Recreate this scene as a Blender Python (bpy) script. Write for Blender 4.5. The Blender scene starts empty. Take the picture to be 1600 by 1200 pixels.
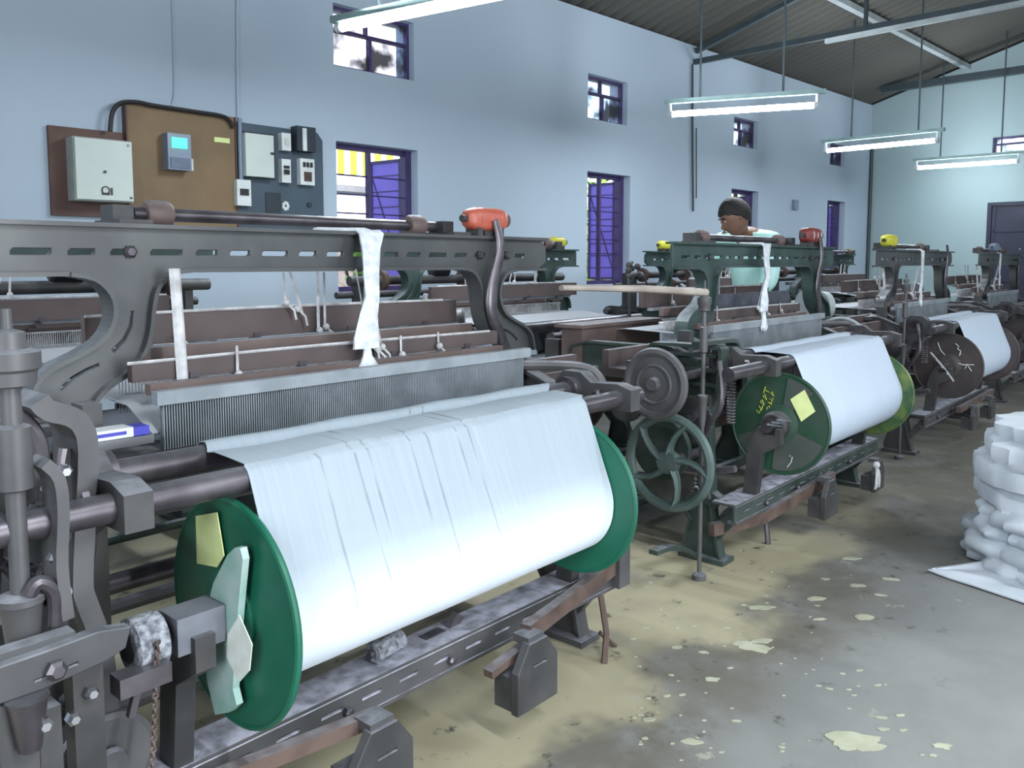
import bpy, bmesh, math, random
from mathutils import Vector, Matrix, noise
random.seed(7)
PI = math.pi
col = bpy.context.scene.collection
# ---------------------------------------------------------------- camera frame
F, VX, VY, H, CY = 1300.0, 2100.0, 410.0, 1.25, 522.6
pit = math.atan((CY-VY)/F); D_ = F/math.cos(pit); az = math.atan((VX-800)/D_)
fh = (math.cos(az), math.sin(az)); rt = (math.sin(az), -math.cos(az))
cam_f = Vector((fh[0]*math.cos(pit), fh[1]*math.cos(pit), -math.sin(pit)))
cam_u = Vector((fh[0]*math.sin(pit), fh[1]*math.sin(pit), math.cos(pit)))
cam_r = Vector((rt[0], rt[1], 0))
YAW = math.radians(3.5)      # the loom rows run 3.5 degrees off the window wall
def ray(px, py): return cam_f + cam_r*((px-800)/F) + cam_u*((CY-py)/F)
def onY(px, py, Y):
    r = ray(px, py); k = Y/r.y; return Vector((r.x*k, Y, H+r.z*k))
def onX(px, py, X):
    r = ray(px, py); k = X/r.x; return Vector((X, r.y*k, H+r.z*k))
def onZ(px, py, Z):
    r = ray(px, py); k = (Z-H)/r.z; return Vector((r.x*k, r.y*k, Z))
def toL(P): return Vector((P[0]*math.cos(YAW)+P[1]*math.sin(YAW), -P[0]*math.sin(YAW)+P[1]*math.cos(YAW), P[2]))
def toW(s, t, z=0): return Vector((s*math.cos(YAW)-t*math.sin(YAW), s*math.sin(YAW)+t*math.cos(YAW), z))
def onT(px, py, T):
    r = ray(px, py); d = -r.x*math.sin(YAW)+r.y*math.cos(YAW); k = T/d
    return toL((r.x*k, r.y*k, H+r.z*k))
def onS(px, py, S):
    r = ray(px, py); d = r.x*math.cos(YAW)+r.y*math.sin(YAW); k = S/d
    return toL((r.x*k, r.y*k, H+r.z*k))

# ---------------------------------------------------------------- materials
def srgb(c): return tuple((x/12.92 if x <= .04045 else ((x+.055)/1.055)**2.4) for x in c)
def mat(name, c, rough=.6, metal=0, var=.12, scale=8, c2=None, thr=None, dust=0, bump=0, emit=None, es=1, alpha=None, spec=.5, dustc=(.62,.63,.66), coord='Object'):
    """c and c2 are sRGB; noise blends c with c2 (or a lighter/darker c); dust settles on upward faces."""
    m = bpy.data.materials.new(name); m.use_nodes = True
    nt = m.node_tree; N = nt.nodes; L = nt.links
    b = N['Principled BSDF']; b.inputs['Roughness'].default_value = rough; b.inputs['Metallic'].default_value = metal
    b.inputs['Specular IOR Level'].default_value = spec
    c = srgb(c)
    if emit:
        b.inputs['Emission Color'].default_value = (*srgb(emit), 1); b.inputs['Emission Strength'].default_value = es
    tc = N.new('ShaderNodeTexCoord')
    nz = N.new('ShaderNodeTexNoise'); nz.inputs['Scale'].default_value = scale; nz.inputs['Detail'].default_value = 5
    L.new(tc.outputs[coord], nz.inputs['Vector'])
    rp = N.new('ShaderNodeValToRGB'); L.new(nz.outputs['Fac'], rp.inputs['Fac'])
    if c2: a, d = c, srgb(c2)
    else: a, d = tuple(x*(1-var) for x in c), tuple(min(1, x*(1+var)) for x in c)
    lo, hi = thr if thr else (.35, .65)
    rp.color_ramp.elements[0].position = lo; rp.color_ramp.elements[0].color = (*a, 1)
    rp.color_ramp.elements[1].position = hi; rp.color_ramp.elements[1].color = (*d, 1)
    out = rp.outputs['Color']
    if dust:
        g = N.new('ShaderNodeNewGeometry'); sx = N.new('ShaderNodeSeparateXYZ'); L.new(g.outputs['Normal'], sx.inputs[0])
        mr = N.new('ShaderNodeMapRange'); mr.inputs['From Min'].default_value = .45; mr.inputs['From Max'].default_value = .95; mr.inputs['To Max'].default_value = dust
        L.new(sx.outputs['Z'], mr.inputs['Value'])
        n2 = N.new('ShaderNodeTexNoise'); n2.inputs['Scale'].default_value = 22; n2.inputs['Detail'].default_value = 4; L.new(tc.outputs[coord], n2.inputs['Vector'])
        r2 = N.new('ShaderNodeMapRange'); r2.inputs['From Min'].default_value = .35; r2.inputs['From Max'].default_value = .62; r2.inputs['To Min'].default_value = .35
        L.new(n2.outputs['Fac'], r2.inputs['Value'])
        mu = N.new('ShaderNodeMath'); mu.operation = 'MULTIPLY'; L.new(mr.outputs[0], mu.inputs[0]); L.new(r2.outputs[0], mu.inputs[1])
        mx = N.new('ShaderNodeMix'); mx.data_type = 'RGBA'; L.new(mu.outputs[0], mx.inputs['Factor']); L.new(out, mx.inputs['A'])
        mx.inputs['B'].default_value = (*srgb(dustc), 1); out = mx.outputs['Result']
    L.new(out, b.inputs['Base Color'])
    if bump:
        bp = N.new('ShaderNodeBump'); bp.inputs['Strength'].default_value = bump; bp.inputs['Distance'].default_value = .01
        L.new(nz.outputs['Fac'], bp.inputs['Height']); L.new(bp.outputs[0], b.inputs['Normal'])
    if alpha is not None: b.inputs['Alpha'].default_value = alpha
    return m
M = {}
M['iron'] = mat('iron', (.27,.27,.28), .5, .25, c2=(.35,.345,.35), scale=6, dust=.75)
M['arch_iron'] = mat('arch_iron', (.26,.265,.27), .42, .3, c2=(.33,.335,.335), scale=5, dust=.7)
M['arch_green'] = mat('arch_green', (.16,.235,.22), .5, .2, c2=(.25,.31,.30), scale=6, dust=.7)
M['dark'] = mat('dark_iron', (.21,.21,.215), .55, .2, c2=(.29,.285,.285), scale=9, dust=.55)
M['green_iron'] = mat('green_iron', (.16,.22,.20), .5, .2, c2=(.26,.30,.285), scale=7, dust=.65)
M['steel'] = mat('steel', (.42,.40,.42), .35, .7, c2=(.30,.28,.30), scale=10, dust=.5)
M['bright_steel'] = mat('bright_steel', (.7,.7,.72), .25, .9, dust=.2)
M['rust'] = mat('rust_iron', (.26,.20,.18), .7, .1, c2=(.38,.31,.28), scale=9, dust=.5)
M['wood'] = mat('brown_wood', (.265,.225,.225), .6, c2=(.335,.285,.28), scale=5, dust=.65)
M['wood2'] = mat('tan_wood', (.42,.36,.345), .6, c2=(.36,.30,.29), scale=6, dust=.5)
M['palewood'] = mat('pale_wood', (.66,.62,.58), .55, c2=(.55,.51,.48), scale=7)
M['reedcap'] = mat('reed_cap', (.47,.50,.52), .6, c2=(.55,.575,.60), scale=12, dust=.4)
M['flange'] = mat('flange_green', (.06,.33,.25), .4, c2=(.11,.40,.31), scale=6, thr=(.3,.75))
M['flange_dusty'] = mat('flange_dusty_green', (.24,.43,.35), .6, c2=(.42,.50,.45), scale=10)
M['flange_dark'] = mat('flange_dark_green', (.13,.27,.20), .4, c2=(.22,.29,.25), scale=7)
M['flange_worn'] = mat('flange_worn', (.30,.31,.30), .5, c2=(.24,.29,.27), scale=9)
M['flange_olive'] = mat('flange_olive', (.20,.33,.20), .45, c2=(.45,.50,.25), scale=9, thr=(.45,.7))
M['flange_brown'] = mat('flange_brown', (.22,.20,.20), .5, c2=(.29,.25,.25), scale=8)
M['mint'] = mat('mint_paint', (.52,.66,.62), .6, c2=(.66,.72,.71), scale=14)
M['paper_y'] = mat('yellow_paper', (.82,.87,.58), .8, c2=(.88,.91,.66), scale=18)
M['paper_w'] = mat('white_paper', (.78,.80,.76), .8, c2=(.86,.88,.86), scale=18)
M['chalk_y'] = mat('yellow_chalk', (.75,.78,.25), .8)
M['chalk_w'] = mat('white_chalk', (.80,.82,.82), .8)
M['lint'] = mat('lint', (.36,.37,.40), .95, c2=(.66,.67,.70), scale=70, bump=.8)
M['hub'] = mat('hub_grey', (.36,.37,.40), .7, c2=(.44,.45,.48), scale=14)
M['rail'] = mat('dusty_rail', (.27,.27,.28), .5, .25, c2=(.35,.345,.35), scale=6, dust=1.0, dustc=(.80,.80,.86))
M['cloth_far_shade'] = None
M['cord'] = mat('cotton_cord', (.62,.61,.61), .9, c2=(.76,.76,.77), scale=30)
M['yarn'] = mat('white_yarn', (.72,.74,.76), .9, c2=(.84,.86,.87), scale=40, bump=.4)
M['orange'] = mat('orange_paint', (.64,.30,.23), .4, c2=(.70,.37,.30), scale=6, dust=.3, dustc=(.85,.6,.52))
M['red'] = mat('red_paint', (.44,.17,.17), .5, c2=(.50,.22,.21), scale=8)
M['yellow'] = mat('yellow_paint', (.72,.70,.16), .45, c2=(.80,.78,.26), scale=8)
M['blackp'] = mat('black_plastic', (.10,.10,.11), .4)
M['rubber'] = mat('black_cable', (.13,.12,.13), .5)
M['floor'] = None
M['roof'] = mat('roof_sheet', (.25,.25,.235), .85, c2=(.35,.345,.325), scale=1.6, thr=(.3,.7), coord='Generated')
M['truss'] = mat('truss_steel', (.25,.29,.31), .5, .2)
M['lightsteel'] = mat('pale_steel', (.62,.65,.66), .5)
M['violet'] = mat('violet_paint', (.47,.40,.78), .45, c2=(.52,.45,.84), scale=4)
M['violet_dark'] = mat('dark_violet_paint', (.22,.17,.33), .5, c2=(.28,.22,.42), scale=5)
M['board'] = mat('plywood', (.42,.34,.24), .6, c2=(.50,.41,.29), scale=3.5, thr=(.3,.7))
M['boardedge'] = mat('dark_wood', (.29,.19,.17), .6, c2=(.36,.26,.22), scale=5)
M['cabinet'] = mat('cabinet_paint', (.72,.76,.74), .4, c2=(.76,.79,.77), scale=3)
M['cabinet_side'] = mat('cabinet_side_paint', (.56,.58,.56), .5)
M['panel'] = mat('panel_slate', (.22,.28,.33), .5, c2=(.26,.32,.37), scale=3)
M['panel_dark'] = mat('panel_dark', (.14,.18,.22), .5)
M['greypl'] = mat('grey_plastic', (.42,.48,.56), .3, c2=(.48,.53,.61), scale=9)
M['whitepl'] = mat('white_plastic', (.80,.82,.82), .35)
M['lcd'] = mat('green_display', (.2,.8,.6), .3, emit=(.20,.85,.62), es=.7)
M['skin'] = mat('skin', (.46,.34,.28), .55, c2=(.52,.39,.32), scale=12)
M['hair'] = mat('hair', (.12,.10,.095), .7, bump=.6, scale=70)
M['shirt'] = mat('mint_shirt', (.72,.90,.87), .8, c2=(.78,.94,.92), scale=6)
M['trousers'] = mat('teal_trousers', (.22,.42,.40), .8)
M['leaf'] = mat('leaf', (.38,.56,.20), .6, c2=(.66,.80,.42), scale=3)
M['bark'] = mat('bark', (.35,.28,.22), .8)
M['bwall'] = mat('render_white', (.86,.87,.88), .8)
M['bgrey'] = mat('render_greybrown', (.50,.47,.47), .8)
M['bdark'] = mat('grey_ledge', (.45,.47,.50), .8)
M['stripe'] = mat('yellow_stripe', (.74,.80,.22), .7)
M['tube'] = mat('lit_tube', (1,1,1), .5, emit=(.93,.98,1.0), es=14)
M['tubecap'] = mat('tube_cap', (.80,.82,.84), .4)
M['batten'] = mat('batten_paint', (.50,.60,.60), .5)
M['fabric'] = mat('heap_fabric', (.66,.69,.72), .9, c2=(.75,.77,.80), scale=5, bump=.3)
M['blue'] = mat('blue_plastic', (.25,.25,.66), .4)
M['warp'] = mat('grey_warp_fabric', (.42,.44,.48), .8, c2=(.50,.52,.56), scale=6)
M['flake'] = mat('pale_flake', (.66,.66,.58), .9, c2=(.58,.585,.50), scale=9)

def wall_mat():
    m = mat('blue_wall_paint', (.655,.715,.775), .75, c2=(.69,.745,.80), scale=.55, thr=(.3,.7))
    return m
M['wall'] = wall_mat()
M['wallg'] = mat('pale_teal_wall_paint', (.60,.675,.69), .75, c2=(.63,.70,.715), scale=.6, thr=(.3,.7))

def floor_mat():
    m = bpy.data.materials.new('worn_concrete'); m.use_nodes = True; nt = m.node_tree; N = nt.nodes; L = nt.links
    b = N['Principled BSDF']; b.inputs['Roughness'].default_value = .55
    tc = N.new('ShaderNodeTexCoord')
    def nz(sc, det=6, rough=.6, off=0):
        mp = N.new('ShaderNodeMapping'); mp.inputs['Location'].default_value = (off, off*1.7, 0); L.new(tc.outputs['Object'], mp.inputs['Vector'])
        n = N.new('ShaderNodeTexNoise'); n.inputs['Scale'].default_value = sc; n.inputs['Detail'].default_value = det; n.inputs['Roughness'].default_value = rough
        L.new(mp.outputs[0], n.inputs['Vector']); return n.outputs['Fac']
    def ramp(src, lo, hi):
        r = N.new('ShaderNodeMapRange'); r.interpolation_type = 'SMOOTHSTEP'
        r.inputs['From Min'].default_value = lo; r.inputs['From Max'].default_value = hi; L.new(src, r.inputs['Value']); return r.outputs[0]
    def mix(f, a, c):
        x = N.new('ShaderNodeMix'); x.data_type = 'RGBA'; L.new(f, x.inputs['Factor'])
        if isinstance(a, tuple): x.inputs['A'].default_value = (*srgb(a), 1)
        else: L.new(a, x.inputs['A'])
        x.inputs['B'].default_value = (*srgb(c), 1); return x.outputs['Result']
    def mul(a, c):
        x = N.new('ShaderNodeMath'); x.operation = 'MULTIPLY'; L.new(a, x.inputs[0]); L.new(c, x.inputs[1]); return x.outputs[0]
    base = mix(ramp(nz(1.3), .38, .62), (.455,.455,.445), (.505,.505,.495))
    # oil-sodden brown band that runs along the front of the looms, sandy yellow dust nearer to them
    sx = N.new('ShaderNodeSeparateXYZ'); mp = N.new('ShaderNodeMapping'); mp.inputs['Rotation'].default_value = (0,0,-YAW)
    L.new(tc.outputs['Object'], mp.inputs['Vector']); L.new(mp.outputs[0], sx.inputs[0])
    wob = N.new('ShaderNodeMath'); wob.operation = 'MULTIPLY_ADD'; L.new(nz(1.7,4,.6,3), wob.inputs[0]); wob.inputs[1].default_value = .9; L.new(sx.outputs['Y'], wob.inputs[2])
    t = wob.outputs[0]                       # t + .45 on average
    band = mul(ramp(t, 1.25, 1.55), ramp(nz(2.4,6,.7,5), .30, .55))
    base = mix(band, base, (.40,.385,.35))
    sand = mul(ramp(t, 1.62, 1.80), ramp(nz(1.4,4,.5,11), .33, .52))
    xl = ramp(sx.outputs['X'], 5.2, 3.0)
    base = mix(mul(sand, xl), base, (.63,.60,.50))
    fine = ramp(nz(9,6,.7,2), .58, .70)
    base = mix(mul(fine, ramp(t, .9, 1.4)), base, (.25,.24,.22))
    base = mix(mul(ramp(nz(6,5,.65,21), .66, .70), ramp(t, 1.0, 1.3)), base, (.60,.60,.54))
    base = mix(ramp(nz(26,3,.6,31), .72, .76), base, (.70,.70,.68))
    L.new(base, b.inputs['Base Color'])
    rr = N.new('ShaderNodeMapRange'); rr.inputs['To Min'].default_value = .38; rr.inputs['To Max'].default_value = .7; L.new(nz(2.2,4,.6,8), rr.inputs['Value']); L.new(rr.outputs[0], b.inputs['Roughness'])
    bp = N.new('ShaderNodeBump'); bp.inputs['Strength'].default_value = .15; bp.inputs['Distance'].default_value = .01; L.new(nz(14), bp.inputs['Height']); L.new(bp.outputs[0], b.inputs['Normal'])
    return m
M['floor'] = floor_mat()

def cloth_mat(name, sheer, c=(.86,.89,.93), c_s=(.74,.79,.83), ply_shade=False):
    """woven cloth: vertical weave streaks; 'sheer' for the single layer between the rods, where the weave lets things through"""
    m = bpy.data.materials.new(name); m.use_nodes = True; nt = m.node_tree; N = nt.nodes; L = nt.links
    b = N['Principled BSDF']; b.inputs['Roughness'].default_value = .8
    tc = N.new('ShaderNodeTexCoord'); mp = N.new('ShaderNodeMapping'); mp.inputs['Scale'].default_value = (160, 2, 2)
    L.new(tc.outputs['Object'], mp.inputs['Vector'])
    n = N.new('ShaderNodeTexNoise'); n.inputs['Scale'].default_value = 1; n.inputs['Detail'].default_value = 3; L.new(mp.outputs[0], n.inputs['Vector'])
    r = N.new('ShaderNodeValToRGB'); L.new(n.outputs['Fac'], r.inputs['Fac'])
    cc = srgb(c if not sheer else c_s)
    r.color_ramp.elements[0].position = .3; r.color_ramp.elements[0].color = (*[x*.93 for x in cc], 1)
    r.color_ramp.elements[1].position = .65; r.color_ramp.elements[1].color = (*cc, 1)
    L.new(r.outputs[0], b.inputs['Base Color'])
    if sheer: b.inputs['Alpha'].default_value = sheer
    if ply_shade:      # the 'plies' attribute paints soft shading by height: sheer grey web above, bright roll below
        at = N.new('ShaderNodeAttribute'); at.attribute_name = 'ply_shade'
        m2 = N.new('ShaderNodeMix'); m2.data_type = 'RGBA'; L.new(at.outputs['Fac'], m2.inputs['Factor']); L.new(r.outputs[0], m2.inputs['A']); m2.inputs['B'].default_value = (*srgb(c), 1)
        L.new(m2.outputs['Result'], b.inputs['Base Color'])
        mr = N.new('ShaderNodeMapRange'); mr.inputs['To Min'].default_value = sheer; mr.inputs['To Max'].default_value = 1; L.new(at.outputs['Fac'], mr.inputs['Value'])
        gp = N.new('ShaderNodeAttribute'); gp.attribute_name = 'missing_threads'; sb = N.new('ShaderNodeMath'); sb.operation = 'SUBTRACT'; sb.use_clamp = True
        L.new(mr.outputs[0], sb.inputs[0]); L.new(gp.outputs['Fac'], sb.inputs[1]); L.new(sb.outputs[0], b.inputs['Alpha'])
    return m
M['cloth'] = cloth_mat('woven_cloth', 0)
M['sheer'] = cloth_mat('woven_cloth_single_layer', .86, c_s=(.62,.665,.70), ply_shade=True)
M['cloth_far_shade'] = cloth_mat('woven_cloth_far_shade', 0, c=(.70,.745,.80))  # same cloth darkened: weaker light on the farther rolls put into its colour
M['warpsheet'] = cloth_mat('warp_threads', .8, c_s=(.72,.73,.76))

def glass_mat():
    m = bpy.data.materials.new('sooty_glass'); m.use_nodes = True; nt = m.node_tree; N = nt.nodes; L = nt.links
    out = N['Material Output']; b = N['Principled BSDF']; b.inputs['Base Color'].default_value = (.04,.04,.045,1); b.inputs['Roughness'].default_value = .5
    tr = N.new('ShaderNodeBsdfTransparent'); tr.inputs[0].default_value = (.93,.93,.97,1); mx = N.new('ShaderNodeMixShader')
    tc = N.new('ShaderNodeTexCoord'); n = N.new('ShaderNodeTexNoise'); n.inputs['Scale'].default_value = 4.5; n.inputs['Detail'].default_value = 3; L.new(tc.outputs['Object'], n.inputs['Vector'])
    r = N.new('ShaderNodeMapRange'); r.inputs['From Min'].default_value = .46; r.inputs['From Max'].default_value = .62; r.inputs['To Max'].default_value = .85
    L.new(n.outputs['Fac'], r.inputs['Value']); L.new(r.outputs[0], mx.inputs[0]); L.new(tr.outputs[0], mx.inputs[1]); L.new(b.outputs[0], mx.inputs[2]); L.new(mx.outputs[0], out.inputs[0])
    return m
M['glass'] = glass_mat()

# ---------------------------------------------------------------- mesh builder
class MB:
    def __init__(s): s.v = []; s.f = []; s.sm = []
    def add(s, vs, fs, smooth=False):
        o = len(s.v); s.v += [Vector(v) for v in vs]; s.f += [tuple(i+o for i in f) for f in fs]; s.sm += [smooth]*len(fs); return s
    def box(s, a, b, rot=None, piv=None):
        x0,y0,z0 = a; x1,y1,z1 = b
        vs = [Vector(p) for p in ((x0,y0,z0),(x1,y0,z0),(x1,y1,z0),(x0,y1,z0),(x0,y0,z1),(x1,y0,z1),(x1,y1,z1),(x0,y1,z1))]
        if rot is not None:
            c = Vector(piv) if piv is not None else sum(vs, Vector())/8
            vs = [rot @ (v-c) + c for v in vs]
        return s.add(vs, [(0,3,2,1),(4,5,6,7),(0,1,5,4),(1,2,6,5),(2,3,7,6),(3,0,4,7)])
    def tube(s, pts, r, n=10, cap=True, flat=1.0):
        pts = [Vector(p) for p in pts]; rs = r if isinstance(r, (list, tuple)) else [r]*len(pts)
        vs = []; prev = None
        for i, p in enumerate(pts):
            d = (pts[min(i+1, len(pts)-1)]-pts[max(i-1, 0)]).normalized()
            if prev is None:
                a = Vector((0,0,1)) if abs(d.z) < .9 else Vector((0,1,0)); u = d.cross(a).normalized()
            else: u = (prev - d*prev.dot(d)).normalized()
            prev = u; w = d.cross(u)
            vs += [p + (u*math.cos(2*PI*k/n) + w*flat*math.sin(2*PI*k/n))*rs[i] for k in range(n)]
        fs = [(i*n+k, i*n+(k+1) % n, (i+1)*n+(k+1) % n, (i+1)*n+k) for i in range(len(pts)-1) for k in range(n)]
        s.add(vs, fs, True)
        if cap:
            m = (len(pts)-1)*n
            s.add(vs[:n], [tuple(range(n))[::-1]]); s.add(vs[m:], [tuple(range(n))])
        return s
    def cyl(s, a, b, r, n=16): return s.tube([a, b], r, n)
    def lathe(s, c, axis, prof, n=32, smooth=True):
        """prof: (offset along axis, radius)"""
        ax = Vector(axis).normalized(); a = Vector((0,0,1)) if abs(ax.z) < .9 else Vector((0,1,0)); u = ax.cross(a).normalized(); w = ax.cross(u); c = Vector(c)
        vs = [c + ax*o + (u*math.cos(2*PI*k/n)+w*math.sin(2*PI*k/n))*r for o, r in prof for k in range(n)]
        fs = [(i*n+k, (i+1)*n+k, (i+1)*n+(k+1) % n, i*n+(k+1) % n) for i in range(len(prof)-1) for k in range(n)]
        s.add(vs, fs, smooth); m = (len(prof)-1)*n
        s.add(vs[:n], [tuple(range(n))]); s.add(vs[m:], [tuple(range(n))[::-1]])
        return s
    def ring(s, c, axis, R, r, n=40, m=8, sq=False):
        ax = Vector(axis).normalized(); a = Vector((0,0,1)) if abs(ax.z) < .9 else Vector((0,1,0)); u = ax.cross(a).normalized(); w = ax.cross(u); c = Vector(c)
        vs = []
        for i in range(n):
            d = u*math.cos(2*PI*i/n)+w*math.sin(2*PI*i/n)
            for j in range(m):
                th = 2*PI*j/m; vs.append(c + d*(R+r*math.cos(th)) + ax*r*math.sin(th)*(1.6 if sq else 1))
        return s.add(vs, [(i*m+j, ((i+1) % n)*m+j, ((i+1) % n)*m+(j+1) % m, i*m+(j+1) % m) for i in range(n) for j in range(m)], True)
    def prism(s, poly, axis, a, b):
        """poly of 2-D points in the plane normal to axis ('x','y','z'), extruded from a to b"""
        def P(p, h): return {'x': (h, p[0], p[1]), 'y': (p[0], h, p[1]), 'z': (p[0], p[1], h)}[axis]
        n = len(poly); vs = [P(p, a) for p in poly]+[P(p, b) for p in poly]
        s.add(vs, [(i, (i+1) % n, n+(i+1) % n, n+i) for i in range(n)]); s.add(vs[:n], [tuple(range(n))]); s.add(vs[n:], [tuple(range(n))[::-1]])
        return s
    def ribbon(s, path, axis, a, b, th, closed=False):
        """a band of thickness th that follows the 2-D path and runs from a to b along axis"""
        def P(p, h): return {'x': (h, p[0], p[1]), 'y': (p[0], h, p[1]), 'z': (p[0], p[1], h)}[axis]
        n = len(path); q = []
        for i in range(n):
            p0 = Vector(path[(i-1) % n] if closed else path[max(i-1,0)]); p1 = Vector(path[(i+1) % n] if closed else path[min(i+1,n-1)])
            d = (p1-p0).normalized(); q.append(Vector((-d.y, d.x))*th/2)
        vs = []
        for p, o in zip(path, q):
            p = Vector(p); vs += [P(p-o, a), P(p+o, a), P(p+o, b), P(p-o, b)]
        m = n if closed else n-1
        fs = [(i*4+k, i*4+(k+1) % 4, ((i+1) % n)*4+(k+1) % 4, ((i+1) % n)*4+k) for i in range(m) for k in range(4)]
        s.add(vs, fs)
        if not closed: s.add(vs[:4], [(3,2,1,0)]); s.add(vs[-4:], [(0,1,2,3)])
        return s
    def ball(s, c, r, n=14, m=9, sc=(1,1,1)):
        c = Vector(c); vs = [c+Vector((0,0,-r*sc[2]))]
        for j in range(1, m):
            ph = -PI/2+PI*j/m
            for k in range(n): th = 2*PI*k/n; vs.append(c+Vector((r*sc[0]*math.cos(ph)*math.cos(th), r*sc[1]*math.cos(ph)*math.sin(th), r*sc[2]*math.sin(ph))))
        vs.append(c+Vector((0,0,r*sc[2])))
        fs = [(0, 1+(k+1) % n, 1+k) for k in range(n)]
        for j in range(m-2): fs += [(1+j*n+k, 1+j*n+(k+1) % n, 1+(j+1)*n+(k+1) % n, 1+(j+1)*n+k) for k in range(n)]
        t = len(vs)-1; fs += [(t, 1+(m-2)*n+k, 1+(m-2)*n+(k+1) % n) for k in range(n)]
        return s.add(vs, fs, True)
    def sheet(s, grid, th=0.002, smooth=True):
        """grid of points -> a thin two-sided skin"""
        R = len(grid); C_ = len(grid[0]); nr = []
        for i in range(R):
            for j in range(C_):
                a = Vector(grid[min(i+1,R-1)][j])-Vector(grid[max(i-1,0)][j]); b = Vector(grid[i][min(j+1,C_-1)])-Vector(grid[i][max(j-1,0)][:] if 0 else grid[i][max(j-1,0)])
                c = a.cross(b); nr.append(c.normalized() if c.length > 1e-9 else Vector((0,0,1)))
        P = [Vector(p) for row in grid for p in row]; n = len(P)
        vs = [p+q*th/2 for p, q in zip(P, nr)]+[p-q*th/2 for p, q in zip(P, nr)]
        fs = []
        for i in range(R-1):
            for j in range(C_-1):
                a,b,c,d = i*C_+j, i*C_+j+1, (i+1)*C_+j+1, (i+1)*C_+j
                fs += [(a,d,c,b), (a+n,b+n,c+n,d+n)]
        e = [j for j in range(C_)]+[i*C_+C_-1 for i in range(1,R)]+[(R-1)*C_+j for j in range(C_-2,-1,-1)]+[i*C_ for i in range(R-2,0,-1)]
        fs += [(e[k], e[(k+1) % len(e)], e[(k+1) % len(e)]+n, e[k]+n) for k in range(len(e))]
        return s.add(vs, fs, smooth)
    def build(s, name, m, parent=None, origin=None, row=True, fix=True):
        """verts are in the row frame (s,t,z) when row, else in world axes; a parent carries its own origin"""
        if parent is not None: O = Vector(parent['_o'])
        elif origin is not None: O = Vector(origin)
        else: O = Vector((sum(v.x for v in s.v)/len(s.v), sum(v.y for v in s.v)/len(s.v), min(v.z for v in s.v)))
        me = bpy.data.meshes.new(name); me.from_pydata([v-O for v in s.v], [], s.f)
        me.polygons.foreach_set('use_smooth', s.sm)
        if any(s.sm): me.set_sharp_from_angle(angle=math.radians(38))
        if fix:
            bm = bmesh.new(); bm.from_mesh(me); bmesh.ops.recalc_face_normals(bm, faces=bm.faces); bm.to_mesh(me); bm.free()
        ms = m if isinstance(m, (list, tuple)) else [m]
        for x in ms: me.materials.append(M[x] if isinstance(x, str) else x)
        o = bpy.data.objects.new(name, me); col.objects.link(o)
        o['_o'] = O[:]
        if parent is not None: o.parent = parent
        else:
            o.location = toW(*O) if row else O
            o.rotation_euler = (0, 0, YAW if row else 0)
        return o
def tag(o, label, cat=None, group=None, kind=None):
    if label: o['label'] = label
    if cat: o['category'] = cat
    if group: o['group'] = group
    if kind: o['kind'] = kind
    return o
def struct(o): o['kind'] = 'structure'; return o
def empty(name, O, label, cat, group=None, row=True, kind=None):
    o = bpy.data.objects.new(name, None); col.objects.link(o); o.empty_display_size = .1
    o['_o'] = Vector(O)[:]; o.location = toW(*O) if row else Vector(O); o.rotation_euler = (0,0, YAW if row else 0)
    return tag(o, label, cat, group, kind)
def copy_tree(o, parent=None):
    c = o.copy(); col.objects.link(c); c.parent = parent
    for ch in list(o.children): copy_tree(ch, c)
    return c
def smooth_path(pts, k=6):
    """Catmull-Rom through the points"""
    P = [Vector(p) for p in pts]; out = []
    for i in range(len(P)-1):
        a = P[max(i-1,0)]; b = P[i]; c = P[i+1]; d = P[min(i+2,len(P)-1)]
        for j in range(k):
            t = j/k; out.append(.5*((2*b)+(c-a)*t+(2*a-5*b+4*c-d)*t*t+(3*b-a-3*c+d)*t**3))
    out.append(P[-1]); return out
def text_strokes(mb, strokes, fn, r=.0025):
    for st in strokes: mb.tube([fn(*p) for p in st], r, 5)

# ================================================================ SETTING
WY, WX = 5.0, 12.45; EZ = 3.53; SL = .29; X0, Y0_ = -3.2, -5.0
def slab(mb, axis, pos, th, u0, u1, z0, z1, holes):
    us = sorted({u0, u1, *[h[0] for h in holes], *[h[1] for h in holes]}); zs = sorted({z0, z1, *[h[2] for h in holes], *[h[3] for h in holes]})
    for i in range(len(us)-1):
        for j in range(len(zs)-1):
            uc, zc = (us[i]+us[i+1])/2, (zs[j]+zs[j+1])/2
            if any(h[0] < uc < h[1] and h[2] < zc < h[3] for h in holes): continue
            if axis == 'y': mb.box((us[i], pos, zs[j]), (us[i+1], pos+th, zs[j+1]))
            else: mb.box((pos, us[i], zs[j]), (pos+th, us[i+1], zs[j+1]))
low = [(3.29, 4.01), (6.005, 6.66), (8.57, 9.19), (11.07, 11.63)]
upp = [(3.285, 3.985, 2.60, 3.02), (6.005, 6.60, 2.57, 2.975), (8.59, 9.14, 2.58, 2.9), (11.1, 11.58, 2.57, 2.86)]
holes = [(a, b, 1.04, 2.09) for a, b in low] + upp
m = MB(); slab(m, 'y', WY, .22, X0, WX+.2, 0, EZ, holes); struct(m.build('wall_left', 'wall', row=False, origin=(0, WY, 0)))
fw = [(2.72, 3.41, 2.6, 2.9)]
m = MB(); slab(m, 'x', WX, .2, Y0_, WY, 0, EZ, [(2.55, 3.40, 2.66, 2.90), (2.2, 3.42, 0, 2.045)])
m.prism([(Y0_, EZ), (WY, EZ), (0, EZ+SL*5)], 'x', WX, WX+.2); struct(m.build('wall_back', 'wallg', row=False, origin=(WX, 0, 0)))
m = MB(); m.box((X0, Y0_-.2, 0), (WX+.2, Y0_, EZ)); struct(m.build('wall_right', 'wall', row=False))
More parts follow.
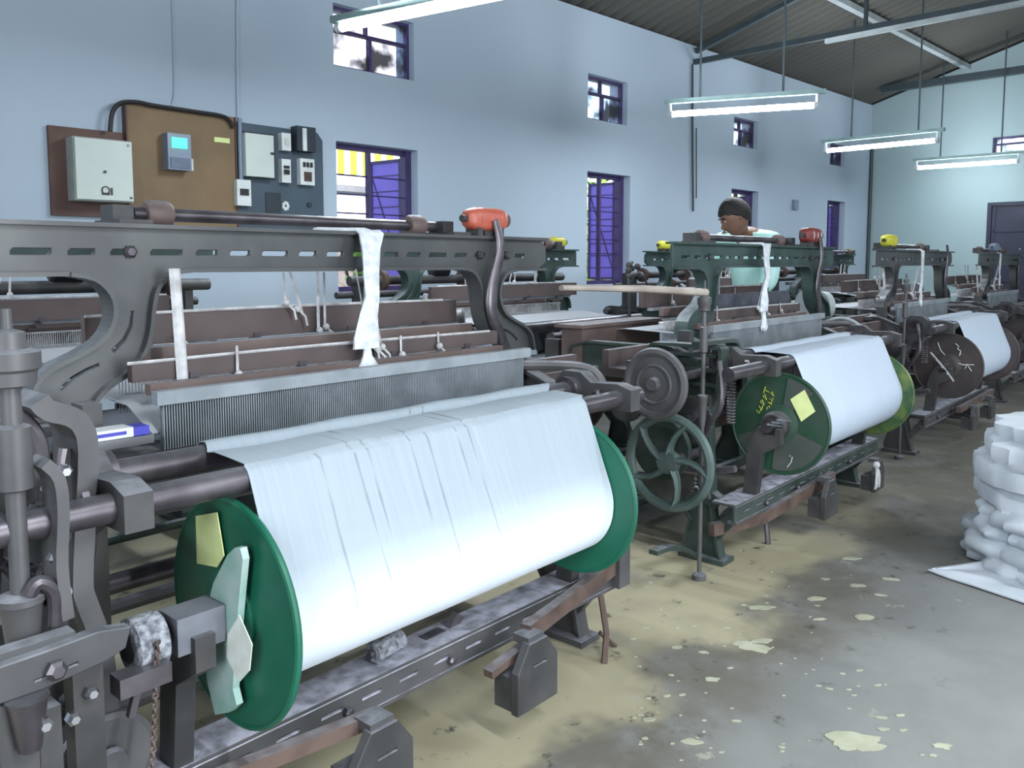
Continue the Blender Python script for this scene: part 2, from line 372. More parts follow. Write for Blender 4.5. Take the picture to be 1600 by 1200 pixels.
m = MB(); m.box((X0-.2, Y0_, 0), (X0, WY, EZ)); m.prism([(Y0_, EZ), (WY, EZ), (0, EZ+SL*5)], 'x', X0-.2, X0); struct(m.build('wall_front', 'wall', row=False))
m = MB(); m.box((X0-.2, Y0_-.2, -.1), (WX+.4, WY+.25, 0)); struct(m.build('floor', 'floor', row=False, origin=(0,0,0)))
# corrugated roof, two slopes
m = MB(); nx = 640
for sg in (1, -1):
    g = []
    for yy in (0, sg*2.6, sg*5.35):
        g.append([(X0-.3+(WX+.6-X0+.3)*i/nx, yy, EZ+.04+SL*(5-abs(yy))+.025*math.sin(i/nx*2*PI*106)) for i in range(nx+1)])
    m.sheet(g, .006)
rf = struct(m.build('ceiling', 'roof', row=False, origin=(0,0,EZ)))
# purlins and trusses
def bar(mb, a, b, w, h):
    a, b = Vector(a), Vector(b); d = (b-a).normalized(); u = d.cross(Vector((0,0,1)) if abs(d.z) < .95 else Vector((0,1,0))).normalized()*w/2; v = d.cross(u).normalized()*h/2
    vs = [a-u-v, a+u-v, a+u+v, a-u+v, b-u-v, b+u-v, b+u+v, b-u+v]
    return mb.add(vs, [(0,3,2,1),(4,5,6,7),(0,1,5,4),(1,2,6,5),(2,3,7,6),(3,0,4,7)])
for i, yy in enumerate((3.74, 2.3, .6, -.6, -2.3, -3.74)):
    zz = EZ+SL*(5-abs(yy))-.035
    m = MB(); bar(m, (X0, yy, zz), (WX, yy, zz), .07, .06); struct(m.build('trim_%d' % (i+1), 'lightsteel' if i < 1 else 'truss', row=False))
for i, (xx, zc, th) in enumerate(((7.75, 3.36, .05), (11.9, 3.62, .09), (3.6, 3.40, .05), (-.6, 3.40, .05))):
    m = MB(); y1 = WY-.002 if i != 1 else WY-.35
    bar(m, (xx, -y1, zc), (xx, y1, zc), th, th)
    if i != 1:
        for sg in (1, -1):
            bar(m, (xx, sg*(WY-.02), EZ-.06), (xx, 0, EZ+SL*5-.14), th, th)
            for yy in (1.6, 3.2): bar(m, (xx, sg*yy, zc), (xx, sg*yy, EZ+SL*(5-yy)-.12), th*.6, th*.6)
    struct(m.build('trim_%d' % (i+10), 'truss', row=False))
m = MB(); bar(m, onX(1290, 65, 6.6)-Vector((0,.0,0)), onX(1600, 10, 6.6)-Vector((0,2.0,-.03)), .035, .035)
struct(m.build('trim_14', 'lightsteel', row=False))

# windows ---------------------------------------------------------------
def lower_window(n, a, b, glass=False):
    z0, z1 = 1.04, 2.09; y = WY+.10; f = .035
    r = bpy.data.objects.new('window_%d' % n, None); col.objects.link(r); r['_o'] = (a, y, z0); r.location = (a, y, z0); r['kind'] = 'structure'
    m = MB(); m.box((a, y, z0), (a+f, y+.05, z1)); m.box((b-f-.02, y-.02, z0), (b, y+.05, z1)); m.box((a+f, y, z1-f), (b-f-.02, y+.05, z1)); m.box((a+f, y, z0), (b-f-.02, y+.05, z0+f))
    c = (a+b)/2-.01; m.box((c-.012, y, z0+f), (c+.012, y+.04, z1-f)); m.build('window_frame', 'violet_dark', r, row=False)
    k = 0; z = z0+.16
    while z < z1-.08:
        mm = MB(); mm.cyl((a+f, y+.02, z), (b-f-.02, y+.02, z), .006, 6); mm.build('grille_bar', 'violet_dark', r, row=False); z += .135
    # casement leaf standing open, hinged on the right jamb, and one on the left
    w = (b-a)/2-.02
    for hx, ang in ((b-.03, math.radians(82)), (a+.03, math.radians(-96))):
        L_ = MB(); d = Vector((-math.cos(ang), math.sin(abs(ang)), 0)) if ang > 0 else Vector((math.cos(ang), math.sin(abs(ang)), 0)); nrm = Vector((-d.y, d.x, 0))
        P0 = Vector((hx, y+.06, 0)); zz0, zz1 = z0+.04, z1-.05
        def Q(u, v, o): p = P0+d*u+nrm*o; return (p.x, p.y, v)
        def qb(u0,u1,v0,v1,t): L_.add([Q(u0,v0,-t),Q(u1,v0,-t),Q(u1,v0,t),Q(u0,v0,t),Q(u0,v1,-t),Q(u1,v1,-t),Q(u1,v1,t),Q(u0,v1,t)], [(0,3,2,1),(4,5,6,7),(0,1,5,4),(1,2,6,5),(2,3,7,6),(3,0,4,7)])
        qb(0, w, zz0, zz1, .003); leaf = L_.build('shutter', 'violet', r, row=False)
        L_ = MB()
        for u0,u1,v0,v1 in ((0,.022,zz0,zz1),(w-.022,w,zz0,zz1),(0,w,zz0,zz0+.022),(0,w,zz1-.022,zz1)): qb(u0,u1,v0,v1,.012)
        for q in range(1, 8): v = zz0+(zz1-zz0)*q/8; qb(0,w,v-.004,v+.004,.008)
        p0, p1 = Vector(Q(.02, zz0+.1, 0)), Vector(Q(w-.02, zz1-.12, 0)); L_.tube([p0, p1], .009, 5)
        L_.build('shutter_frame', 'violet_dark', leaf, row=False)
for i, (a, b) in enumerate(low): lower_window(i+1, a, b)
def upper_window(n, a, b, z0, z1, axis='y', pos=WY+.06):
    f = .022
    def B(mb, u0, z0_, u1, z1_, d0=0, d1=.04):
        if axis == 'y': mb.box((u0, pos+d0, z0_), (u1, pos+d1, z1_))
        else: mb.box((pos+d0, u0, z0_), (pos+d1, u1, z1_))
    r = bpy.data.objects.new('window_%d' % n, None); col.objects.link(r); O = (a, pos, z0) if axis == 'y' else (pos, a, z0); r['_o'] = O; r.location = O; r['kind'] = 'structure'
    m = MB(); B(m,a,z0,a+f,z1); B(m,b-f,z0,b,z1); B(m,a+f,z1-f,b-f,z1); B(m,a+f,z0,b-f,z0+f)
    zm = z0+(z1-z0)*.62; c = (a+b)/2; B(m,a+f,zm-f/2,b-f,zm+f/2); B(m,c-f/2,z0+f,c+f/2,zm-f/2); B(m,c-f/3-.03,zm+f/2,c-.03+f/3,z1-f)
    m.build('window_frame', 'violet_dark', r, row=False)
    for u0,u1,v0,v1 in ((a+f,c-f/2,z0+f,zm-f/2),(c+f/2,b-f,z0+f,zm-f/2),(a+f,b-f,zm+f/2,z1-f)):
        m = MB(); B(m,u0,v0,u1,v1,.017,.021); m.build('pane', 'glass', r, row=False)
for i, (a,b,z0,z1) in enumerate(upp): upper_window(5+i, a, b, z0, z1)
upper_window(9, 2.55, 3.40, 2.66, 2.90, 'x', WX+.06)
# the dark door in the far wall
r = bpy.data.objects.new('door_1', None); col.objects.link(r); r['_o'] = (WX, 2.8, 0); r.location = (WX, 2.8, 0); r['kind'] = 'structure'
m = MB(); m.box((WX-.015, 3.37, 0), (WX+.1, 3.42, 2.045)); m.box((WX-.015, 2.2, 0), (WX+.1, 2.25, 2.045)); m.box((WX-.015, 2.25, 2.0), (WX+.1, 3.37, 2.045)); m.build('door_frame', mat('door_frame_paint', (.15,.15,.24), .5), r, row=False)
for y0, y1 in ((2.815, 3.365), (2.255, 2.805)):
    m = MB(); m.box((WX+.02, y0, .01), (WX+.05, y1, 1.995))
    for q in range(1, 6): m.box((WX+.008, y0+.02, .33*q), (WX+.02, y1-.02, .33*q+.03))
    m.box((WX+.008, y0, .01), (WX+.02, y0+.04, 1.995)); m.box((WX+.008, y1-.04, .01), (WX+.02, y1, 1.995))
    m.build('door_leaf', mat('door_paint', (.135,.14,.22), .5, c2=(.18,.185,.27), scale=3), r, row=False)
m = MB(); m.cyl((WX-.02, 2.85, 1.0), (WX-.02, 2.85, 1.14), .008, 8); m.box((WX-.02,2.845,1.01),(WX+.01,2.855,1.02)); m.box((WX-.02,2.845,1.12),(WX+.01,2.855,1.13)); m.build('door_handle', 'bright_steel', r, row=False)

# outside ----------------------------------------------------------------
m = MB(); m.box((X0-8, WY+.25, -.12), (WX+14, WY+16, -.02)); struct(m.build('ground', mat('outdoor_ground', (.5,.48,.42), .9), row=False))
b_ = empty('neighbouring_building', (5.3, 9.0, 0), 'white building with yellow stripes seen through the shuttered window nearest the switchboards', 'building', row=False)
m = MB(); m.box((4.2, 9.0, 2.32), (7.6, 12, 4.6)); m.build('upper_wall', 'bwall', b_, row=False)
m = MB(); m.box((4.2, 8.95, 2.14), (7.6, 9.0, 2.22)); m.build('ledge', 'bdark', b_, row=False)
m = MB(); m.box((4.2, 9.0, 1.80), (7.6, 12, 2.32)); m.build('middle_wall', 'bwall', b_, row=False)
m = MB(); m.box((4.2, 9.0, -.02), (7.6, 12, 1.80)); m.build('lower_wall', 'bgrey', b_, row=False)
for k in range(6):
    m = MB(); x = 5.75+k*.19; m.box((x, 8.985, 2.36), (x+.09, 9.0, 3.1)); m.build('stripe', 'stripe', b_, row=False)
def bush(name, cx, cy, w, h, n, label, g=None):
    r = empty(name, (cx, cy, 0), label, 'tree', g, row=False)
    m = MB()
    for _ in range(n):
        th = random.random()*2*PI; rr = w*math.sqrt(random.random()); z = .25+random.random()*h; x, y = cx+rr*math.cos(th), cy+rr*.6*math.sin(th); s = random.uniform(.04, .085)
        a = Vector((random.gauss(0,1), random.gauss(0,1), random.gauss(0,.6))).normalized(); b = a.cross(Vector((random.gauss(0,1), random.gauss(0,1), random.gauss(0,1)))).normalized(); p = Vector((x,y,z))
        m.add([p-a*s, p-b*s*.45, p+a*s, p+b*s*.45], [(0,1,2,3)])
    m.build('foliage', 'leaf', r, row=False, fix=False)
    m = MB()
    for k in range(5): q = random.uniform(-.5,.5); m.tube([(cx, cy, -.02), (cx+q*w*.5, cy+q*.2, h*.5), (cx+q*w, cy-q*.3, h)], [.05,.03,.01], 6)
    m.build('stem', 'bark', r, row=False)
bush('leafy_tree', 8.6, 7.6, .9, 2.6, 2600, 'bright green leafy tree outside the second shuttered window from the switchboards')
bush('leafy_tree', 4.1, 5.95, .16, 1.3, 260, 'small green shrub just outside the shuttered window nearest the switchboards')
bush('leafy_tree', 12.6, 8.0, 1.2, 2.4, 1500, 'green tree outside the shuttered window behind the bending worker')

# wall-mounted electrics ---------------------------------------------------
def wq(px, py, d=0): v = onY(px, py, WY-d); return v.x, v.z
def wbox(mb, px0, py0, px1, py1, d0, d1):
    x0, z1 = wq(px0, py0, d1); x1, z0 = wq(px1, py1, d1); mb.box((x0, WY-d1, z0), (x1, WY-d0, z1)); return x0, x1, z0, z1
r = empty('meter_board', (1.66, WY, 1.50), 'dark wooden backboard with a square pale grey meter cabinet, leftmost on the wall', 'meter board', row=False)
m = MB(); m.box((1.462, WY-.03, 1.505), (1.855, WY, 1.985)); m.build('backboard', 'boardedge', r, row=False)
m = MB(); m.box((1.545, WY-.14, 1.585), (1.852, WY-.03, 1.925)); cb = m.build('cabinet', 'cabinet_side', r, row=False)
m = MB(); m.box((1.553, WY-.152, 1.592), (1.849, WY-.14, 1.918)); m.build('cabinet_door', 'cabinet', cb, row=False)
m = MB(); m.cyl((1.70, WY-.152, 1.745), (1.70, WY-.16, 1.745), .008, 10); m.build('keyhole', 'blackp', cb, row=False)
m = MB(); m.ring((1.70, WY-.156, 1.645), (0,1,0), .02, .003, 16, 5); m.box((1.68, WY-.158, 1.62), (1.72, WY-.152, 1.632)); m.box((1.728, WY-.158, 1.62), (1.736, WY-.152, 1.66)); m.build('emblem', 'blackp', cb, row=False)
for x, z in ((1.83, 1.90), (1.835, 1.61)): m = MB(); m.cyl((x, WY-.152, z), (x, WY-.158, z), .007, 8); m.build('screw', 'steel', cb, row=False)

r = empty('plywood_board', (2.19, WY, 1.50), 'large brown plywood board with a small green-lit meter, between the cabinet and the slate panel', 'plywood board', row=False)
m = MB(); m.box((1.868, WY-.05, 1.45), (2.516, WY, 2.15)); m.build('board', 'board', r, row=False)
m = MB(); m.box((1.858, WY-.06, 1.45), (1.868, WY, 2.155)); m.box((2.516, WY-.06, 1.45), (2.524, WY, 2.15)); m.build('edge_strip', 'boardedge', r, row=False)
m = MB(); m.box((2.062, WY-.13, 1.79), (2.20, WY-.05, 2.0)); mt = m.build('energy_meter', 'greypl', r, row=False)
m = MB(); m.box((2.085, WY-.137, 1.915), (2.175, WY-.13, 1.975)); m.build('meter_display', 'lcd', mt, row=False)
m = MB(); m.box((2.075, WY-.136, 1.80), (2.19, WY-.13, 1.86)); m.build('terminal_cover', mat('meter_cover', (.33,.38,.47), .4), mt, row=False)
m = MB(); m.box((2.215, WY-.056, 1.80), (2.245, WY-.05, 1.87)); m.build('paper_tag', 'paper_w', r, row=False)
m = MB(); m.box((2.38, WY-.058, 1.985), (2.48, WY-.05, 2.015)); m.build('wire_clip', 'paper_y', r, row=False)

r = empty('switch_panel', (2.84, WY, 1.50), 'slate grey switch panel with breakers and a pale hinged box, right of the plywood board', 'switch panel', row=False)
m = MB(); m.prism([(2.53,1.45),(3.15,1.45),(3.15,2.07),(3.11,2.12),(2.53,2.125)], 'y', WY-.05, WY); m.build('backplate', 'panel', r, row=False)
m = MB(); wbox(m, 383, 207, 429, 278, .05, .12); fb = m.build('fuse_box', 'cabinet', r, row=False)
m = MB(); wbox(m, 379, 204, 431, 281, .045, .06); m.build('gasket', 'panel_dark', fb, row=False)
m = MB(); wbox(m, 424, 238, 430, 242, .12, .13); m.build('latch', 'blackp', fb, row=False)
for nm, q, mm in (('light_switch', (440,207,455,236), 'whitepl'), ('circuit_breaker', (440,248,455,286), 'whitepl'), ('isolator', (469,247,492,290), 'whitepl'), ('starter_switch', (370,280,393,322), 'whitepl')):
    m = MB(); x0,x1,z0,z1 = wbox(m, *q, .05, .095); o = m.build(nm, mm, r, row=False)
    w = x1-x0; h = z1-z0
    if nm == 'isolator':
        for k in range(3): mb = MB(); mb.box((x0+w*(.18+.25*k), WY-.106, z0+h*.68), (x0+w*(.32+.25*k), WY-.095, z0+h*.86)); mb.build('toggle', 'blackp', o, row=False)
        mb = MB(); mb.box((x0+w*.25, WY-.099, z0+h*.14), (x0+w*.78, WY-.095, z0+h*.5)); mb.build('nameplate', 'rust', o, row=False)
    elif nm == 'light_switch': mb = MB(); mb.box((x0+w*.3, WY-.102, z0+h*.3), (x0+w*.7, WY-.095, z0+h*.7)); mb.build('rocker', 'cabinet', o, row=False)
    else:
        for zz in ((.35,.55),(.6,.72)) if nm == 'circuit_breaker' else ((.4,.65),): mb = MB(); mb.box((x0+w*.2, WY-.104, z0+h*zz[0]), (x0+w*.8, WY-.095, z0+h*zz[1])); mb.build('toggle', 'blackp', o, row=False)
m = MB(); wbox(m, 464, 196, 494, 238, .05, .13); mo = m.build('contactor', 'panel_dark', r, row=False)
m = MB(); wbox(m, 473, 200, 480, 236, .13, .137); m.build('indicator_strip', 'whitepl', mo, row=False)
m = MB(); wbox(m, 415, 300, 440, 343, .05, .056); m.build('dark_patch', 'panel_dark', r, row=False)
x, z = wq(446, 322, .05); m = MB()
for k in range(7): an = k*2*PI/7; m.ball((x+.017*math.cos(an), WY-.055, z+.02*math.sin(an)), .011, 8, 5, (1,.4,1.2))
m.build('white_sticker', 'whitepl', r, row=False)
m = MB(); x, z = wq(483, 320, .05); m.cyl((x, WY-.05, z), (x, WY-.062, z), .018, 12); m.build('blank_plug', 'panel_dark', r, row=False)
m = MB(); x, z1 = wq(374, 185, .07); m.cyl((x, WY-.07, wq(374,281,.07)[1]), (x, WY-.07, z1), .014, 10); m.build('conduit', 'greypl', r, row=False)
# cables
def wall_cable(pts, rad, d, label, nm='cable', mm='rubber', cat='cable'):
    P = []
    for x, y in pts: v = onY(x, y, WY-d); P.append(v)
    m = MB(); m.tube(smooth_path(P), rad, 7); return tag(m.build(nm, mm, row=False), label, cat)
wall_cable([(172,205),(176,175),(190,161),(215,160),(240,165),(300,174),(345,181),(358,188),(365,200)], .013, .075, 'thick black cable arching over the top of the plywood board')
wall_cable([(268,-30),(271,60),(272,150),(262,168)], .004, .012, 'thin grey wire running down the wall to the plywood board', 'wire', 'wall', 'wire')
wall_cable([(371,-30),(371,90),(372,184)], .010, .012, 'wall-coloured conduit pipe running down to the switch panel', 'conduit_pipe', 'wall', 'pipe')
wall_cable([(1082,100),(1082,200),(1083,330)], .012, .02, 'thin dark pipe hanging down the wall below the roof truss end', 'conduit_pipe', 'truss', 'pipe')
wall_cable([(1088,200),(1088,310)], .006, .02, 'short black wire beside the pipe under the roof truss end', 'wire', 'rubber', 'wire')
m = MB(); m.cyl((WX-.03, WY-.03, 0), (WX-.03, WY-.03, 2.92), .022, 8); tag(m.build('conduit_pipe', 'truss', row=False), 'dark vertical pipe in the far corner of the room', 'pipe')
m = MB(); v = onY(1243, 320, WY-.02); m.box((v.x-.06, WY-.035, v.z-.06), (v.x+.06, WY, v.z+.06)); tag(m.build('wall_socket', 'greypl', row=False), 'small grey wall socket beyond the worker, high on the window wall', 'socket')

# tube lamps ------------------------------------------------------------------
LZ = 2.5
def roofz(y): return EZ+SL*(5-abs(y))
def tube_lamp(p0, p1, rods, label, dz=.105, up=(0,0), dbl=False):
    p0, p1 = Vector(p0), Vector(p1); c = (p0+p1)/2; d = (p1-p0).normalized(); L_ = 1.2 if (p1-p0).length > 1.0 else (p1-p0).length+.06
    a, b = c-d*L_/2, c+d*L_/2
    r = empty('tube_lamp', c, label, 'tube light', 'fluorescent tube lamps hung from the roof', row=False)
    m = MB(); m.cyl(a+d*.03, b-d*.03, .024, 12); m.build('tube', 'tube', r, row=False)
    for e, f in ((a, a+d*.035), (b-d*.035, b)): m = MB(); m.cyl(e, f, .025, 12); m.build('end_cap', 'tubecap', r, row=False)
    o = Vector((0,0,dz)); m = MB(); bar(m, a-d*.03+o, b+d*.05+o, .045, .035); bt = m.build('batten', 'batten', r, row=False)
    for e in (a+d*.015, b-d*.015): m = MB(); bar(m, e, e+o, .02, .02); m.build('lamp_holder', 'tubecap', r, row=False)
    for f in rods:
        q = c+d*(f*L_)+o; m = MB(); m.cyl(q, (q.x, q.y, roofz(q.y)+.02), .009, 6); m.build('hanger_rod', 'truss', r, row=False)
    return r
tube_lamp(onZ(546,40,LZ), onZ(800,-12,LZ), (-.25,.42), 'largest tube lamp, nearest the camera, cut off by the top of the photo', .045)
tube_lamp(onZ(1057,178,LZ), onZ(1265,165,LZ), (-.28,.27), 'long lit tube lamp hanging above the bending worker')
tube_lamp(onZ(1297,235,LZ), onZ(1456,220,LZ), (-.25,.33), 'slanting lit tube lamp hanging in front of the far corner of the room')
tube_lamp(onZ(1437,262,LZ), onZ(1585,252,LZ), (-.25,.33), 'farthest tube lamp on the right, hanging before the end wall above the dark door')
# lamps of the same shed beyond the frame: only their light matters here
def area(name, loc, sx, sy, e, c=(.86,.94,1), rot=(0,0,0)):
    l = bpy.data.lights.new(name, 'AREA'); l.shape = 'RECTANGLE'; l.size = sx; l.size_y = sy; l.energy = e; l.color = c
    o = bpy.data.objects.new(name, l); o.location = loc; o.rotation_euler = rot; col.objects.link(o); return o
for (x, y, e) in ((.9,-.6,26), (-1.5,3.1,26), (-1.8,-.8,22), (3.6,-1.2,26), (6.3,-1.2,26), (9.2,-1.2,26), (2.6,-3.6,18), (6.3,-3.6,18)):
    area('shed_lamp', (x, y, 2.48 if y > -.9 else 2.6), .05, 1.2, e); area('shed_lamp', (x, y, 2.66), .05, 1.2, e*.7, rot=(PI,0,0))
for (x, y) in ((2.63,3.1),(5.9,3.3),(8.6,3.4),(11.2,3.3)):
    area('tube_light_glow', (x, y, 2.47), .04, 1.15, 12 if x < 8 else 6); area('tube_light_glow', (x+.06, y, 2.56), .04, 1.15, 3, rot=(0,math.radians(165),0)); area('tube_light_glow', (x-.06, y, 2.56), .04, 1.15, 3, rot=(0,math.radians(-165),0))
area('rear_daylight_fill', (-2.9, -1.2, 1.7), 3.2, 2.6, 55, (.88,.94,1), (PI/2, 0, -PI/2-.35))  # unseen fill light standing in for daylight from behind the camera
area('roll_front_fill', (1.3, -2.6, 1.25), 1.6, 2.0, 40, (.93,.97,1), (PI/2, 0, 0))  # added fill light that brightens the nearest roll front; no doorway stands here

# ================================================================ LOOMS
AC = [(-.765,1.224),(-.71,1.212),(-.675,1.178),(-.666,1.138),(-.677,1.097),(-.704,1.065),(-.752,1.039),(-.807,1.015),(-.842,.982),(-.857,.927)]
AI = [(-.737,.889),(-.722,.924),(-.691,.958),(-.638,.991),(-.601,1.034),(-.583,1.087),(-.575,1.141),(-.561,1.188),(-.524,1.222),(-.46,1.231)]
def curve_plate(name, outline, holes, th, m, parent, T, cs):
    """flat casting with slots cut through it, standing in the plane t = T"""
    cu = bpy.data.curves.new(name, 'CURVE'); cu.dimensions = '2D'; cu.fill_mode = 'BOTH'; cu.extrude = th/2; cu.bevel_depth = .002; cu.bevel_resolution = 0
    for poly in [outline]+holes:
        sp = cu.splines.new('POLY'); sp.points.add(len(poly)-1)
        for p, q in zip(sp.points, poly): p.co = (q[0], q[1], 0, 1)
        sp.use_cyclic_u = True
    tmp = bpy.data.objects.new(name, cu); col.objects.link(tmp)
    dg = bpy.context.evaluated_depsgraph_get(); me = bpy.data.meshes.new_from_object(tmp.evaluated_get(dg)); bpy.data.objects.remove(tmp)
    mb = MB(); mb.v = [Vector((v.co.x+cs, T-v.co.z, v.co.y)) for v in me.vertices]; mb.f = [tuple(p.vertices) for p in me.polygons]; mb.sm = [False]*len(mb.f)
    return mb
def slot_hole(a, b, z, h):
    return [(a, z-h/2), (b-h*.4, z-h/2), (b, z-h*.1), (b, z+h/2), (a+h*.4, z+h/2), (a, z+h*.1)]
def make_arch(root, cs, T, m, L=.945, Lr=None):
    Lr = Lr or L; zt = 1.335; zb = 1.222
    right_in = [(-x, z) for x, z in AI]; right_out = [(-x, z) for x, z in AC]
    lo = AC[::-1]; # foot outer -> beam
    outl = [(-L, zb+.004), (-L, zt-.01), (-L+.02, zt), (Lr-.03, zt), (Lr, zt-.03), (Lr, zb+.03), (Lr-.04, zb+.005)]
    outl += right_out + [(.857,.90),(.74,.875)] + right_in + AI[::-1] + [(-.74,.875),(-.857,.90)] + lo
    H_ = []
    x = -L+.07
    k = 0
    while x < Lr-.09:
        w = .062 if k % 3 else .085
        H_.append(slot_hole(x, x+w, 1.274, .017)); x += w+.032; k += 1
    for sg in (-1, 1):
        p = [(-.622,1.135),(-.628,1.10),(-.645,1.07),(-.672,1.045)]; q = [(-.612,1.135),(-.617,1.098),(-.635,1.063),(-.664,1.037)]
        H_.append([(x*-sg, z) for x, z in p+q[::-1]])
        p = [(-.70,1.018),(-.73,1.008),(-.762,.992),(-.79,.968)]; q = [(-.697,1.008),(-.727,.998),(-.757,.982),(-.783,.96)]
        H_.append([(x*-sg, z) for x, z in p+q[::-1]])
    mb = curve_plate('arch', outl, H_, .012, m, root, T, cs)
    a = mb.build('arch', m, root)
    # flanges that turn the casting into an I section
    mb = MB(); hw = .032
    mb.box((cs-L, T-hw, zt-.004), (cs+Lr-.01, T+hw, zt+.006))
    def sh(P): return [(x+cs, z) for x, z in P]
    for sg in (1, -1):
        mb.ribbon(smooth2([(x*sg+cs, z) for x, z in AI]), 'y', T-hw, T+hw, .010)
        mb.ribbon(smooth2([(x*sg+cs, z) for x, z in AC]), 'y', T-hw, T+hw, .010)
    mb.box((cs-.46, T-hw, zb+.003), (cs+.46, T+hw, zb+.013))
    if L > .78: mb.box((cs-L, T-hw, zb-.003), (cs-.76, T+hw, zb+.007))
    if Lr > .78: mb.box((cs+.76, T-hw, zb-.003), (cs+Lr-.02, T+hw, zb+.007))
    mb.build('arch_flange', m, a)
    for x in (-.62, .58, .72):
        b = MB(); b.lathe((cs+x, T-.006, 1.275), (0,-1,0), [(0,.016),(.012,.016),(.018,.010)], 6, False); b.build('bolt', 'steel', a)
    return a
def smooth2(P):
    return [(v.x, v.y) for v in smooth_path([(x, z, 0) for x, z in P], 3)]
def gear(mb, c, axis, R, th, teeth=36, hole=0):
    ax = Vector(axis).normalized(); a = Vector((0,0,1)) if abs(ax.z) < .9 else Vector((0,1,0)); u = ax.cross(a).normalized(); w = ax.cross(u); c = Vector(c)
    pts = []
    for i in range(teeth):
        for f, rr in ((0,R*.95),(.25,R),(.5,R),(.75,R*.95)):
            an = 2*PI*(i+f)/teeth; pts.append((u*math.cos(an)+w*math.sin(an))*rr)
    n = len(pts); vs = [c+p for p in pts]+[c+p+ax*th for p in pts]
    mb.add(vs, [(i,(i+1) % n,n+(i+1) % n,n+i) for i in range(n)]); mb.add(vs[:n], [tuple(range(n))]); mb.add(vs[n:], [tuple(range(n))[::-1]]); return mb
def bolt(root, c, axis, r=.014, m='steel'):
    b = MB(); b.lathe(c, axis, [(0,r),(.012,r),(.018,r*.6)], 6, False); return b.build('bolt', m, root)
def spoked(mb, c, R, r, sp, hub, th=.02, curved=0):
    mb.ring(c, (1,0,0), R-r, r, 44, 8); mb.lathe((c[0]-th, c[1], c[2]), (1,0,0), [(0,hub),(2*th,hub)], 20)
    for k in range(sp):
        an = 2*PI*k/sp+.3; P = []
        for j in range(5): f = j/4; q = an+curved*f; rr = hub*.8+(R-r-hub*.8)*f; P.append((c[0], c[1]+rr*math.cos(q), c[2]+rr*math.sin(q)))
        mb.tube(P, [.026,.022,.02,.02,.022], 6, flat=.6)
    return mb

def side_frame(root, s, T0, m, mirror=1, foot=True):
    """casting in the plane s = const: posts, feet and an opening, with an up-turned front corner"""
    mb = MB()
    outer = [(T0-.05,0),(T0+.12,0),(T0+.13,.05),(T0+.10,.16),(T0+.14,.22),(T0+.62,.22),(T0+.68,.16),(T0+.66,.05),(T0+.67,0),(T0+.84,0),(T0+.84,.05),(T0+.78,.18),(T0+.78,.72),(T0+.74,.86),(T0+.64,.885),(T0+.2,.885),(T0+.08,.84),(T0+.03,.74),(T0+.02,.45),(T0+.0,.2),(T0-.03,.05)]
    n = len(outer)
    hole = [(T0+.16,.32),(T0+.60,.32),(T0+.66,.38),(T0+.66,.66),(T0+.60,.74),(T0+.22,.74),(T0+.14,.66),(T0+.13,.38)]
    # plate as four bands so that the opening stays open
    th = .014
    mb.prism([(T0-.05,0),(T0+.12,0),(T0+.13,.05),(T0+.10,.16),(T0+.14,.22),(T0+.14,.32),(T0+.13,.38),(T0+.14,.66),(T0+.2,.76),(T0+.2,.885),(T0+.08,.84),(T0+.03,.74),(T0+.02,.45),(T0,.2),(T0-.03,.05)], 'x', s-th, s+th)
    mb.prism([(T0+.2,.76),(T0+.62,.76),(T0+.64,.885),(T0+.2,.885)], 'x', s-th, s+th)
    mb.prism([(T0+.14,.22),(T0+.62,.22),(T0+.62,.32),(T0+.14,.32)], 'x', s-th, s+th)
    mb.prism([(T0+.62,.22),(T0+.68,.16),(T0+.66,.05),(T0+.67,0),(T0+.84,0),(T0+.84,.05),(T0+.78,.18),(T0+.78,.72),(T0+.74,.86),(T0+.64,.885),(T0+.62,.76),(T0+.66,.66),(T0+.66,.38),(T0+.62,.32)], 'x', s-th, s+th)
    fr = mb.build('side_frame', m, root)
    mb = MB(); mb.ribbon(outer, 'x', s-.028, s+.028, .012, True); mb.ribbon(hole, 'x', s-.024, s+.024, .010, True)
    mb.box((s-.05, T0-.07, 0), (s+.05, T0+.14, .02)); mb.box((s-.05, T0+.65, 0), (s+.05, T0+.86, .02))
    mb.build('frame_rim', m, fr)
    for t, z in ((T0+.06,.62),(T0+.07,.3),(T0+.4,.82),(T0+.7,.5)): bolt(fr, (s-.014, t, z), (-1,0,0))
    return fr

